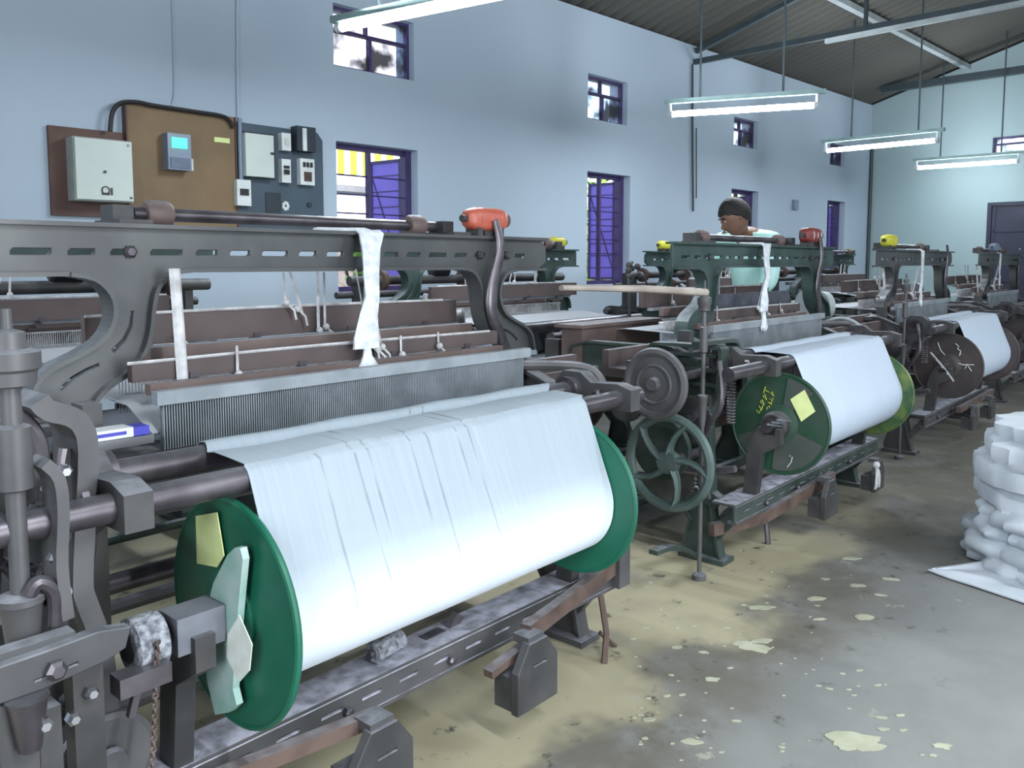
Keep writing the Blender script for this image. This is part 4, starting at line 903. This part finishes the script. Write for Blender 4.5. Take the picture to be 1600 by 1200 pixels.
# motors ---------------------------------------------------------------------
def motor(cx, T, z, m, label, sc=1.0, rim=False):
    r = empty('loom_motor', (cx, T, z), label, 'motor')
    b = .112*sc; hh = .045*sc; cz = z+.022*sc+hh
    prof = [(-b,.022*sc),(-b*.93,hh*.72),(-b*.7,hh*.97),(-b*.3,hh*1.05),(b*.35,hh*1.05),(b*.72,hh*.97),(b*.93,hh*.75),(b,.022*sc)]
    mb = MB(); n = 24
    vs = []
    for o_, rr in prof:
        for k in range(n):
            an = 2*PI*k/n; cy, sz = math.cos(an), math.sin(an); e = .65
            vs.append((cx+o_, T+rr*.95*math.copysign(abs(cy)**e, cy), cz+rr*math.copysign(abs(sz)**e, sz)))
    mb.add(vs, [(i*n+k, i*n+(k+1) % n, (i+1)*n+(k+1) % n, (i+1)*n+k) for i in range(len(prof)-1) for k in range(n)], True)
    mb.add(vs[:n], [tuple(range(n))]); mb.add(vs[-n:], [tuple(range(n))[::-1]]); mb.build('casing', m, r)
    mb = MB()
    for s in (-.5, 0, .5):
        an0 = 0; mb.ring((cx+b*s, T, cz), (1,0,0), hh*.99, .0035*sc, 28, 5)
    mb.build('casing_rib', 'chalk_w' if rim else m, r)
    mb = MB()
    for s in (-.55,.55): mb.box((cx+b*s-.014*sc, T-.035*sc, z), (cx+b*s+.014*sc, T+.035*sc, cz-hh*.7))
    mb.box((cx-b*.2, T-.02*sc, z), (cx+b*.2, T+.02*sc, cz-hh*.8)); mb.build('foot', 'dark', r)
    mb = MB(); mb.lathe((cx+b, T, cz), (1,0,0), [(-.01,.032*sc),(.012*sc,.03*sc),(.024*sc,.016*sc)], 16); mb.build('end_cap', 'rust', r)
    mb = MB(); mb.cyl((cx-b-.022*sc, T, cz), (cx-b+.01, T, cz), .014*sc, 12); mb.build('shaft', 'dark', r)
    return r
AT = 1.341
motor(A+.687+.62, 2.0, AT, 'orange', 'bright orange motor on the top beam of the nearest loom', .86)

# ---- loom two --------------------------------------------------------------------
B, WB = 3.36, 1.13
L2 = make_loom(B, 'green tinted power loom in the middle, with spoked handwheels at its left side', W=WB, arch_c=.80, arch_T=1.9, archmat='arch_green', frmat='green_iron', post_t=1.56, post_s=-.47)
r2, f2 = cloth_roll(B, WB, 'pale cloth roll with a yellow square label on its dark green flange', 'flange_dark', 'flange_olive', Rf=.218, Rc=.160, cm='cloth_far_shade')
fell_cloth(B, WB, '', .0, .10, .161).build('cloth_web', 'cloth_far_shade', r2)
def q2(px, py): p = onS(px, py, B-.012); return (p.y, p.z)
label_patch((B-.011,-1), [q2(1235,624),q2(1257,609),q2(1274,643),q2(1252,659)], 'paper_y', f2[0], lab='bright yellow square paper label')
# chalk writing
mb = MB()
def wr(x, y): p = onS(x, y, B-.013); return (B-.013, p.y, p.z)
text_strokes(mb, [[(1182,641),(1186,646),(1190,637)],[(1186,634),(1190,641),(1192,633)],[(1188,628),(1194,633),(1191,624),(1188,628)],[(1192,619),(1198,625),(1195,616),(1192,619)],[(1196,604),(1193,614)],[(1194,609),(1202,613)],
  [(1198,638),(1202,634),(1204,640),(1199,641),(1198,638)],[(1200,628),(1206,632)],[(1202,624),(1208,622),(1204,631)],[(1204,614),(1209,619),(1206,612)]], wr, .0018)
mb.build('chalk_writing', 'chalk_y', f2[0])
mb = MB(); text_strokes(mb, [[(1230,730),(1236,722),(1238,714)],[(1234,712),(1235,713)]], wr, .002); mb.build('chalk_mark', 'chalk_w', f2[0])
mb = MB(); mb.lathe((B-.07, 1.45, .57), (1,0,0), [(0,.05),(.01,.058),(.05,.058)], 28); mb.ring((B-.072,1.45,.57),(1,0,0),.045,.008,28,6); mb.build('axle_cup', 'dark', r2)
# worn sectors on the flange
for a0, a1 in ((100,135),(-50,-20),(200,280)):
    pts = [(1.45+.07*math.cos(math.radians(a)), .57+.07*math.sin(math.radians(a))) for a in range(a1, a0-1, -8)]+[(1.45+.2*math.cos(math.radians(a)), .57+.2*math.sin(math.radians(a))) for a in range(a0, a1+1, 7)]
    mb = MB(); mb.prism(pts, 'x', B-.0105, B-.004); mb.build('worn_web', 'flange_worn', f2[0])
# handwheels
def onT2(px, py, T): return onT(px, py, T)
c = onT(1024, 600, 1.62); mb = MB(); c0 = (c.x, c.y, c.z)
mb.lathe((c.x-.012, c.y, c.z), (1,0,0), [(0,.03),(.004,.105),(.012,.108),(.03,.03)], 40); mb.ring(c0, (1,0,0), .118, .018, 48, 8); mb.ring((c.x-.012,c.y,c.z), (1,0,0), .07, .006, 36, 6)
mb.lathe((c.x-.03, c.y, c.z), (1,0,0), [(0,.022),(.012,.028),(.04,.035)], 18); hw = mb.build('solid_handwheel', 'iron', L2)
mb = MB(); mb.cyl((c.x, c.y, c.z), (B-.24, c.y+.04, c.z), .018, 12); mb.build('wheel_shaft', 'steel', L2)
c = onT(1045, 722, 1.68); c0 = (c.x, c.y, c.z); mb = MB(); spoked(mb, c0, .200, .020, 5, .045, .02, .5); mb.build('spoked_handwheel', mat('handwheel_green', (.24,.31,.30), .5, .2, c2=(.33,.39,.38), scale=8), L2)
mb = MB(); mb.cyl((c.x, c.y, c.z), (B-.24, c.y, c.z), .02, 12); mb.build('wheel_shaft', 'steel', L2)
mb = MB(); mb.lathe((c.x+.10, c.y+.1, c.z+.02), (1,0,0), [(0,.13),(.03,.13)], 30); mb.build('brake_drum', 'green_iron', L2)
# picking arm of pale wood resting on the screw post
mb = MB(); a = onT(925,438,1.56); pz = 1.135; mb.tube([(B-.47, 1.56, pz), (B-.80, 1.62, pz+.02), (B-1.16, 1.72, pz+.03)], [.022,.020,.014], 10, flat=.7); mb.build('picking_arm', 'palewood', L2)
# ribbed side box in green
sx_ = B-.27
mb = MB()
for z in (.86,.80,.74): mb.box((sx_-.02, 1.60, z), (sx_+.01, 1.86, z+.014))
mb.ribbon(smooth2([(1.58,.70),(1.57,.88),(1.60,.905),(1.86,.905),(1.89,.88),(1.89,.70)]), 'x', sx_-.05, sx_+.02, .014); mb.build('ribbed_guard', 'green_iron', L2)
mb = MB(); mb.ribbon(smooth2([(B-.42,.93),(B-.28,.93),(B-.16,.925),(B-.12,.90),(B-.11,.84)]), 'y', 1.58, 1.64, .016); mb.build('corner_guard', 'green_iron', L2)
mb = MB(); mb.ring((B+WB+.30, 1.72, .80), (1,.15,0), .135, .009, 44, 7); mb.build('guard_hoop', 'lightsteel', L2)
for k in range(3): mb = MB(); bar(mb, (B-.20,1.42-.02*k,.60+.012*k), (B-.10,1.40-.02*k,.58+.014*k), .01, .008); mb.build('pawl', 'bright_steel', L2)
mb = MB(); p = onZ(1200,850,0); q = toL(p); mb.tube([(q.x, q.y, 0), (q.x+.015, q.y+.03, .22)], .012, 7); mb.build('prop_rod', 'steel', L2)
mb = MB(); bar(mb, (B-.30, 1.60, .15), (B-.02, 1.50, .16), .035, .05); bar(mb, (B-.02, 1.50, .16), (B+.55, 1.42, .24), .03, .05); mb.build('weight_lever', 'rust', L2)
for px, py, t, lab, sc in ((1287,803,1.42,'green grey cast weight under the middle loom roll',1.3),(1364,762,1.42,'small cast weight with a white tied rag under the right end of the middle loom',1.15)):
    c = onZ(px, py, .10); q = toL(c); counterweight(q.x, q.y, .095, sc, lab)
mb = MB(); q = toL(onZ(1362,735,.25))
for k in range(7): mb.tube(smooth_path([(q.x, q.y-.02, .28), (q.x+random.uniform(-.03,.03), q.y-.03, .23), (q.x+random.uniform(-.06,.06), q.y-.03, .17)],3), .004, 5)
mb.ball((q.x, q.y-.02, .28), .018, 10, 7); tag(mb.build('tied_rag', 'cord'), 'white rag of yarn tied to the small weight below the middle loom', 'rag')
motor(B+.80+.60, 1.9, AT, 'red', 'dull red motor with a pale rim on the middle loom top beam', .95, True)
hank([(B+.80-.08,1.335),(B+.80-.085,1.26),(B+.80-.06,1.18),(B+.80-.10,1.11),(B+.80-.09,1.05),(B+.80-.11,1.0)], 1.855, 'thin white yarn hank over the middle loom top beam, in front of the worker', .032, .035)
mb = MB(); mb.ribbon(smooth2([(B-.62,.12),(B-.50,.11),(B-.38,.07),(B-.30,.02)]), 'y', 1.66, 1.70, .018); mb.build('foot_brace', 'green_iron', L2)
mb = MB(); mb.ribbon(smooth2([(B-.02,.17),(B-.10,.15),(B-.17,.09),(B-.20,.02)]), 'y', 1.62, 1.66, .018); mb.build('foot_brace', 'green_iron', L2)
# wooden chest of the shuttle box at its left
mb = MB(); a = onT(896,512,2.35); b = onT(1015,585,2.35); mb.box((a.x, 2.30, .66), (b.x, 2.42, a.z)); mb.box((a.x-.03,2.28,a.z),(b.x+.02,2.44,a.z+.015)); mb.build('wooden_slay_end', 'wood2', L2)
mb = MB(); mb.box((B+.24, 1.975, .955), (B+1.30, 1.985, 1.09)); mb.build('grey_screen', mat('heald_fabric', (.24,.25,.29), .8, c2=(.30,.31,.35), scale=20), L2)

# ---- loom three and four ------------------------------------------------------------
C3, WC = 6.0, 1.12
L3 = make_loom(C3, 'dark power loom third along the aisle, with the bright yellow motor', W=WC, arch_c=.86, arch_T=1.9, archmat='arch_iron', frmat='dark', detail=2, post_t=1.6, post_s=-.45)
r3, f3 = cloth_roll(C3, WC, 'pale cloth roll with chalk marks on its dark brown flange, third along the aisle', 'flange_brown', 'flange_brown', Rf=.215, Rc=.155, cm='cloth_far_shade')
fell_cloth(C3, WC, '', .02, .10, .156).build('cloth_web', 'cloth_far_shade', r3)
mb = MB()
def wr3(x, y): p = onS(x, y, C3-.013); return (C3-.013, p.y, p.z)
text_strokes(mb, [[(1493,537),(1498,541),(1496,545),(1501,548),(1499,556),(1502,552)],[(1465,535),(1470,548),(1485,563),(1505,570),(1522,570)],[(1508,576),(1511,569),(1514,574),(1518,580)]], wr3, .003)
mb.build('chalk_writing', 'chalk_w', f3[0])
mb = MB()
for k in range(5): mb.tube([(C3-.14, 1.43, .56), (C3-.22-.02*k, 1.36+.03*k, .50+.045*k)], .006, 5)
mb.build('white_strips', 'cord', L3)
motor(C3+.86-.70, 1.9, AT, 'yellow', 'bright yellow motor on the third loom top beam', .9)
hank([(C3+.86-.05,1.335),(C3+.86-.05,1.2),(C3+.86-.06,1.1),(C3+.86-.08,1.02)], 1.855, 'narrow white yarn hank on the third loom', .02, .03)
for dx, z in ((-.55,1.0),(-.30,.98)):
    mb = MB(); mb.lathe((C3+dx, 2.2, z-.03), (1,-.5,0), [(0,.10),(.05,.10)], 30); mb.build('band_wheel', 'lightsteel', L3)
counterweight(C3+.45, 1.40, .09, 1.2, 'dark cast weight under the third loom roll'); counterweight(C3+1.0, 1.40, .09, 1.2, 'cast weight at the right end of the third loom')
mb = MB(); bar(mb, (C3+.2, 1.42, .25), (C3+1.3, 1.44, .25), .03, .04); mb.build('weight_lever', 'rust', L3)
D4 = 8.7
L4 = make_loom(D4, 'dark power loom at the right edge, farthest along the aisle', W=WC, arch_c=1.05, arch_T=1.9, archmat='arch_iron', frmat='dark', detail=1)
r4, f4 = cloth_roll(D4, WC, 'dim cloth roll on the farthest loom by the right edge', 'flange_brown', 'flange_brown', Rf=.215, Rc=.155, cm='cloth_far_shade')
motor(D4+1.05-.35, 1.9, AT, 'greypl', 'greyish motor on the farthest loom top beam', .85)
hank([(D4+.75,1.335),(D4+.75,1.2),(D4+.74,1.12)], 1.855, 'short white yarn hank on the farthest loom', .018, .02)

# ---- back row, against the window wall --------------------------------------------------
def back_loom_proto():
    r = make_loom(0, 'x', W=1.12, arch_c=.62, arch_T=1.9, archmat='arch_green', frmat='green_iron', group='power looms in the back row by the windows', detail=1)
    for z, t, rr in ((1.145,1.72,.028),(1.06,1.60,.02)):
        mb = MB(); mb.cyl((-.40, t, z), (1.55, t, z), rr, 12); sh = mb.build('drive_shaft', 'dark', r)
        for s in (-.2, .62, 1.3): mb = MB(); mb.lathe((s, t, z), (1,0,0), [(0,rr*2.1),(.03,rr*2.1)], 20); mb.build('collar', 'rust', sh)
    for s in (-.3, 1.42): mb = MB(); mb.box((s-.02, 1.56, .84), (s+.02, 1.76, .88)); mb.box((s-.02, 1.60, .86), (s+.02, 1.72, 1.16)); mb.build('shaft_post', 'dark', r)
    for s in (.25, .85): mb = MB(); mb.lathe((s-.07, 1.72, 1.205), (1,0,0), [(0,.03),(.01,.045),(.13,.045),(.14,.03)], 20); mb.box((s-.04,1.70,1.14),(s+.04,1.74,1.18)); mb.build('drive_drum', 'blackp', r)
    mb = MB(); mb.box((.0, 1.66, 1.0), (1.1, 1.70, 1.03)); mb.box((.1,1.67,.95),(.14,1.69,1.0)); mb.box((.96,1.67,.95),(1.0,1.69,1.0)); mb.build('temple_rail', 'reedcap', r)
    return r
proto = back_loom_proto()
labs = ['back row power loom seen through the left end of the nearest loom arch', 'back row power loom behind the nearest loom arch, left of the second shuttered window',
        'back row power loom just left of the bending worker', 'back row power loom right of the worker, with a dim yellow motor', 'farthest back row power loom, behind the third loom']
for i, s in enumerate((1.05, 3.85, 6.66, 9.47)):
    o = proto if i == 0 else copy_tree(proto)
    # facing the windows: turned round about its own middle
    O = Vector(proto['_o']); T_b = 3.62
    o.location = toW(s+.06, T_b, 0); o.rotation_euler = (0,0,YAW+PI)
    o['label'] = labs[i]
for cx, sc, lab in ((4.58,1.0,'yellow motor on the back row, just right of the nearest loom'),(6.0,1.0,'yellow motor on the back row, left of the bending worker'),(10.25,.85,'dim yellow motor in the back row, in front of the last shuttered window')):
    motor(cx, 3.62, 1.341, 'yellow', lab, .62*sc*1.2)
# wire twists standing between rows
mb = MB(); a = onT(985,410,3.0)
mb.tube(smooth_path([(a.x, 3.0, .0), (a.x, 3.0, .8), (a.x-.02,3.0,1.18), (a.x+.02,3.0,1.25)],4), .012, 7); mb.tube(smooth_path([(a.x,3.0,1.12),(a.x+.12,3.0,1.18),(a.x+.3,3.0,1.0)],5), .006, 6)
for k in range(6): mb.ball((a.x+.03*math.cos(k*1.3)+.03*k-.05, 3.0, 1.20+.04*math.sin(k*2.2)), .022, 8, 6)
tag(mb.build('yarn_stand', 'dark'), 'thin dark stand with wire loops, before the second shuttered window', 'stand')

# ================================================================ WORKER
def skin_obj(name, verts, edges, radii, m, parent, root_i=0, sub=2):
    O = Vector(parent['_o']); me = bpy.data.meshes.new(name); me.from_pydata([Vector(v)-O for v in verts], edges, [])
    o = bpy.data.objects.new(name, me); col.objects.link(o); o.parent = parent; o['_o'] = O[:]
    md = o.modifiers.new('skin', 'SKIN'); md.use_smooth_shade = True
    for i, r in enumerate(radii):
        sv = me.skin_vertices[0].data[i]; sv.radius = (r, r) if not isinstance(r, tuple) else r; sv.use_root = (i == root_i)
    ss = o.modifiers.new('sub', 'SUBSURF'); ss.levels = sub; ss.render_levels = sub
    me.materials.append(M[m]); return o
WS, WT = 5.88, 2.76      # pelvis position in the row frame
wk = empty('person', (WS, WT, 0), 'person in a mint shirt with short dark hair, bending over the looms', 'person')
hd = Vector((5.50, 2.74, 1.575))
# head direction: towards -s, tilted down
V = [(WS,WT,.90),(WS-.05,WT,1.05),(WS-.08,WT,1.26),(WS-.17,WT,1.41),(5.64,2.755,1.48),(5.59,2.75,1.52),(5.53,2.745,1.56),
     (WS-.15,WT-.19,1.40),(WS-.28,WT-.24,1.12),(WS-.50,WT-.22,1.00),(WS-.58,WT-.20,.985),
     (WS-.15,WT+.19,1.40),(WS-.28,WT+.24,1.12),(WS-.50,WT+.20,1.00),(WS-.58,WT+.18,.985),
     (WS,WT-.10,.84),(WS-.03,WT-.11,.48),(WS+.02,WT-.11,.09),(WS-.13,WT-.12,.035),
     (WS,WT+.10,.84),(WS-.03,WT+.11,.48),(WS+.02,WT+.11,.09),(WS-.13,WT+.12,.035)]
E_ = [(0,1),(1,2),(2,3),(3,4),(4,5),(5,6),(3,7),(7,8),(8,9),(9,10),(3,11),(11,12),(12,13),(13,14),(0,15),(15,16),(16,17),(17,18),(0,19),(19,20),(20,21),(21,22)]
Rr = [.12,.115,.125,.12,.055,.052,.055,.055,.042,.03,.028,.055,.042,.03,.028,.085,.06,.042,.035,.085,.06,.042,.035]
# hands: five short finger chains each, rooted in the palm
def hand(ci, y, sg):
    base = Vector(V[ci]); 
    for k in range(4):
        a = base+Vector((-.035,(k-1.5)*.019,-.002)); b = a+Vector((-.034-.004*(k in (1,2)),0,-.010)); c = b+Vector((-.016,0,-.020))
        i = len(V); V.extend([tuple(a),tuple(b),tuple(c)]); Rr.extend([.0095,.0085,.0075]); E_.extend([(ci,i),(i,i+1),(i+1,i+2)])
    a = base+Vector((-.01,sg*.035,-.005)); b = a+Vector((-.03,sg*.012,-.012)); i = len(V); V.extend([tuple(a),tuple(b)]); Rr.extend([.011,.009]); E_.extend([(ci,i),(i,i+1)])
hand(10, WT-.2, 1); hand(14, WT+.2, -1)
body = skin_obj('body', V, E_, Rr, 'skin', wk)
# head with face: built as one sculpted mesh, joined to the neck stub
def head_mesh():
    mb = MB(); n, m = 28, 20; vs = []; fw = Vector((-.68,.56,-.52)).normalized(); side = fw.cross(Vector((0,0,1))).normalized(); up = side.cross(fw).normalized()
    def P(x, y, z): return hd+fw*x+side*y+up*z
    for j in range(m+1):
        ph = -PI/2+PI*j/m
        for k in range(n):
            th = 2*PI*k/n; x = math.cos(ph)*math.cos(th); y = math.cos(ph)*math.sin(th); z = math.sin(ph)
            rx, ry, rz = .112, .086, .130
            px, py, pz = x*rx, y*ry, z*rz
            if z < 0: px = px*(1-.10*abs(z)) + (.022*abs(z) if x > 0 else .03*abs(z)); py *= 1-.28*abs(z)
            if x > 0:
                if abs(y) < .22 and -.38 < z < .05: px += .030*(1-abs(y)/.22)*(1-abs(z+.2)/.25 if abs(z+.2) < .25 else 0)
                for e in (-1,1):
                    dd = math.hypot(y-e*.38, z-.06)
                    if dd < .22: px -= .010*(1-dd/.22)
                if abs(z+.52) < .09 and abs(y) < .35: px += .006*(1-abs(z+.52)/.09)
            vs.append(P(px, py, pz))
    mb.add(vs, [(j*n+k, j*n+(k+1) % n, (j+1)*n+(k+1) % n, (j+1)*n+k) for j in range(m) for k in range(n)], True)
    for e in (-1,1): mb.ball(P(-.005, e*.078, -.005), .026, 10, 8, (.6,.35,1.1))
    return mb, P
hm, HP = head_mesh(); hd_o = hm.build('head', 'skin', wk)
mb = MB()
for e in (-1,1): mb.ball(HP(.098, e*.034, .010), .006, 10, 7)
mb.build('eyes', 'whitepl', hd_o)
mb = MB()
for e in (-1,1): mb.ball(HP(.1025, e*.034, .009), .0035, 8, 6); mb.build('pupil', 'hair', hd_o) if e < 0 else mb.build('pupil', 'hair', hd_o); mb = MB(); mb.tube([HP(.106,e*.018,.034), HP(.107,e*.034,.039), HP(.096,e*.052,.032)], .004, 5); mb.build('eyebrow', 'hair', hd_o); mb = MB()
mb.tube([HP(.110,-.022,-.068), HP(.119,0,-.066), HP(.110,.022,-.068)], .0035, 5); mb.build('lips', 'skin', hd_o)
mb = MB(); n, m = 28, 14; vs = []
for j in range(m+1):
    for k in range(n):
        th = 2*PI*k/n; front = max(0, math.cos(th)); back = max(0, -math.cos(th)); lo_ = -.02+.46*front**.6-.72*back**.8+.05*math.sin(k*2.3)
        z = lo_+(1-lo_)*j/m; z = max(-1, min(1, z)); c = math.sqrt(max(0, 1-z*z)); rr = 1.06+.014*math.sin(k*5+j*3)
        px = c*math.cos(th)*.112*rr; py = c*math.sin(th)*.086*rr*(1-.25*max(0,-z)); vs.append(HP(px+(.018*max(0,-z)), py, z*.130*rr+.002))
mb.add(vs, [(j*n+k, j*n+(k+1) % n, (j+1)*n+(k+1) % n, (j+1)*n+k) for j in range(m) for k in range(n)], True); mb.add(vs[:n], [tuple(range(n))]); mb.build('hair', 'hair', wk)
SV = [V[0],V[1],V[2],V[3],(5.68,2.757,1.47),V[7],V[8],(WS-.37,WT-.23,1.06),V[11],V[12],(WS-.37,WT+.22,1.06)]
skin_obj('shirt', SV, [(0,1),(1,2),(2,3),(3,4),(3,5),(5,6),(6,7),(3,8),(8,9),(9,10)], [.145,.145,.16,.165,.085,.085,.066,.058,.085,.066,.058], 'shirt', wk)
skin_obj('trousers', [V[0],(WS,WT,.86),V[15],V[16],(WS+.02,WT-.11,.12),V[19],V[20],(WS+.02,WT+.11,.12)], [(0,1),(1,2),(2,3),(3,4),(1,5),(5,6),(6,7)], [.13,.13,.10,.078,.062,.10,.078,.062], 'trousers', wk)

# ================================================================ FABRIC HEAP, FLAKES
cx, cy = 4.03, .64
hp = empty('fabric_heap', (cx, cy, 0), 'tall heap of folded off-white cloth on the floor at the right edge', 'cloth heap', row=False)
mb = MB(); n = 90; lev = 46; vs = []
for j in range(lev+1):
    z = .60*j/lev; lay = z/.062 if z < .25 else 4.03+(z-.25)/.095; fr = lay-math.floor(lay); bulge = (.034 if z < .25 else .010)*math.sin(PI*fr)**.5
    base = .425-.02*z+(.03 if z < .12 else 0)-(.05 if z > .53 else 0)+.05*noise.noise(Vector((math.floor(lay)*3.1+.5, .3, .7)))
    if j == lev: base *= .72
    for k in range(n):
        th = 2*PI*k/n; q = noise.noise(Vector((math.cos(th)*2.2, math.sin(th)*2.2, math.floor(lay)*.9)))*.075+noise.noise(Vector((math.cos(th)*7, math.sin(th)*7, z*(9 if z < .25 else 2.5))))*(.045 if z < .25 else .03)
        rr = base+bulge+q; vs.append((cx+rr*math.cos(th), cy+rr*math.sin(th), z+(.010*noise.noise(Vector((th*3, z*5, 1))) if j else 0)))
mb.add(vs, [(j*n+k, j*n+(k+1) % n, (j+1)*n+(k+1) % n, (j+1)*n+k) for j in range(lev) for k in range(n)], True); mb.add(vs[lev*n:], [tuple(range(n))], True); mb.build('folded_stack', 'fabric', hp, row=False)
# the sheet that trails from its foot
A_ = Vector((3.50,1.115,0)); Bc = Vector((3.30,.30,0)); g = []
for i in range(13):
    u = i/12; tip = A_.lerp(Vector((3.45,.74,0)), u) if u < .5 else Vector((3.475,.9275,0)).lerp(Vector((3.30,.10,0)), (u-.5)*2)
    tip = A_+(Vector((3.25,.05,0))-A_)*u
    inner = Vector((3.76,1.0,0)).lerp(Vector((3.80,.25,0)), u); row = []
    for k in range(13):
        f = k/12; p = tip.lerp(inner, f*(1 if i else .25)) if i else tip+Vector((.02*f, -.02*f, 0)); p = p.copy(); p.z = .006+.006*(1+math.sin(p.x*40+p.y*23))*(.5+f)+.05*f**4*min(1, i/4)
        row.append(p)
    g.append(row)
mb = MB(); mb.sheet(g, .006); mb.build('trailing_sheet', 'fabric', hp, row=False)
mb = MB()
def flake(p, r):
    n = 17; q = random.uniform(-.35, .35)-.78; ca_, sa_ = math.cos(q), math.sin(q); el = random.uniform(1.3, 2.2); pts = []
    for k in range(n):
        an = 2*PI*k/n; rr = r*(1+.5*noise.noise(Vector((math.cos(an)*1.6+p.x*7, math.sin(an)*1.6+p.y*5, 3)))); u_, v_ = rr*math.cos(an)*el, rr*math.sin(an)*.75
        pts.append((p.x+u_*ca_-v_*sa_, p.y+u_*sa_+v_*ca_))
    mb.prism(pts, 'z', .0004, .0022+random.random()*.0012)
for px, py, r in ((1180,1013,.036),(1160,1006,.022),(1190,1002,.02),(1338,1160,.036),(1322,1152,.03),(1360,1168,.02),(1188,950,.022),(1275,936,.02),(1350,965,.028),(1472,1166,.014),(1390,905,.018),(1340,915,.02),(1375,930,.012),(1080,1160,.016),(1058,1012,.012),(1112,1062,.016),(1013,1125,.012),(1100,1020,.01),(1280,968,.01),(1376,1122,.008),(1380,1140,.009),(1290,905,.012),(1330,873,.02)):
    flake(onZ(px, py, 0), r)
for _ in range(120):
    px, py = random.uniform(980, 1500), random.uniform(860, 1190)
    if px < 1200+(py-860)*.9: flake(onZ(px, py, 0), random.choice((.0025,.003,.004,.006)))
tag(mb.build('lint_flakes', 'flake', row=False, origin=(2.5,.8,0)), 'pale flakes and lint scattered on the aisle floor', 'lint', kind='stuff')

# ================================================================ LIGHT, WORLD, CAMERA
w = bpy.data.worlds.new('World'); bpy.context.scene.world = w; w.use_nodes = True; nt = w.node_tree
bg = nt.nodes['Background']; sky = nt.nodes.new('ShaderNodeTexSky'); sky.sky_type = 'NISHITA'; sky.sun_elevation = math.radians(48); sky.sun_rotation = math.radians(200); sky.sun_disc = False
sky.dust_density = 4; nt.links.new(sky.outputs[0], bg.inputs[0]); bg.inputs[1].default_value = .22
sun = bpy.data.lights.new('sun', 'SUN'); sun.energy = .9; sun.angle = math.radians(8); so = bpy.data.objects.new('sun', sun); so.rotation_euler = (math.radians(42), math.radians(-12), math.radians(10)); col.objects.link(so)
cam = bpy.data.cameras.new('camera'); co = bpy.data.objects.new('camera', cam); col.objects.link(co)
cam.sensor_fit = 'HORIZONTAL'; cam.sensor_width = 36; cam.lens = F*36/1600; cam.shift_y = (CY-600)/1600; cam.clip_start = .02
Rm = Matrix((cam_r, cam_u, -cam_f)).transposed(); co.matrix_world = Matrix.Translation((0,0,H)) @ Rm.to_4x4()
sc = bpy.context.scene; sc.camera = co
sc.view_settings.view_transform = 'Standard'; sc.view_settings.look = 'None'; sc.view_settings.exposure = 1.75; sc.view_settings.gamma = 1
for o in bpy.data.objects:
    if '_o' in o: del o['_o']
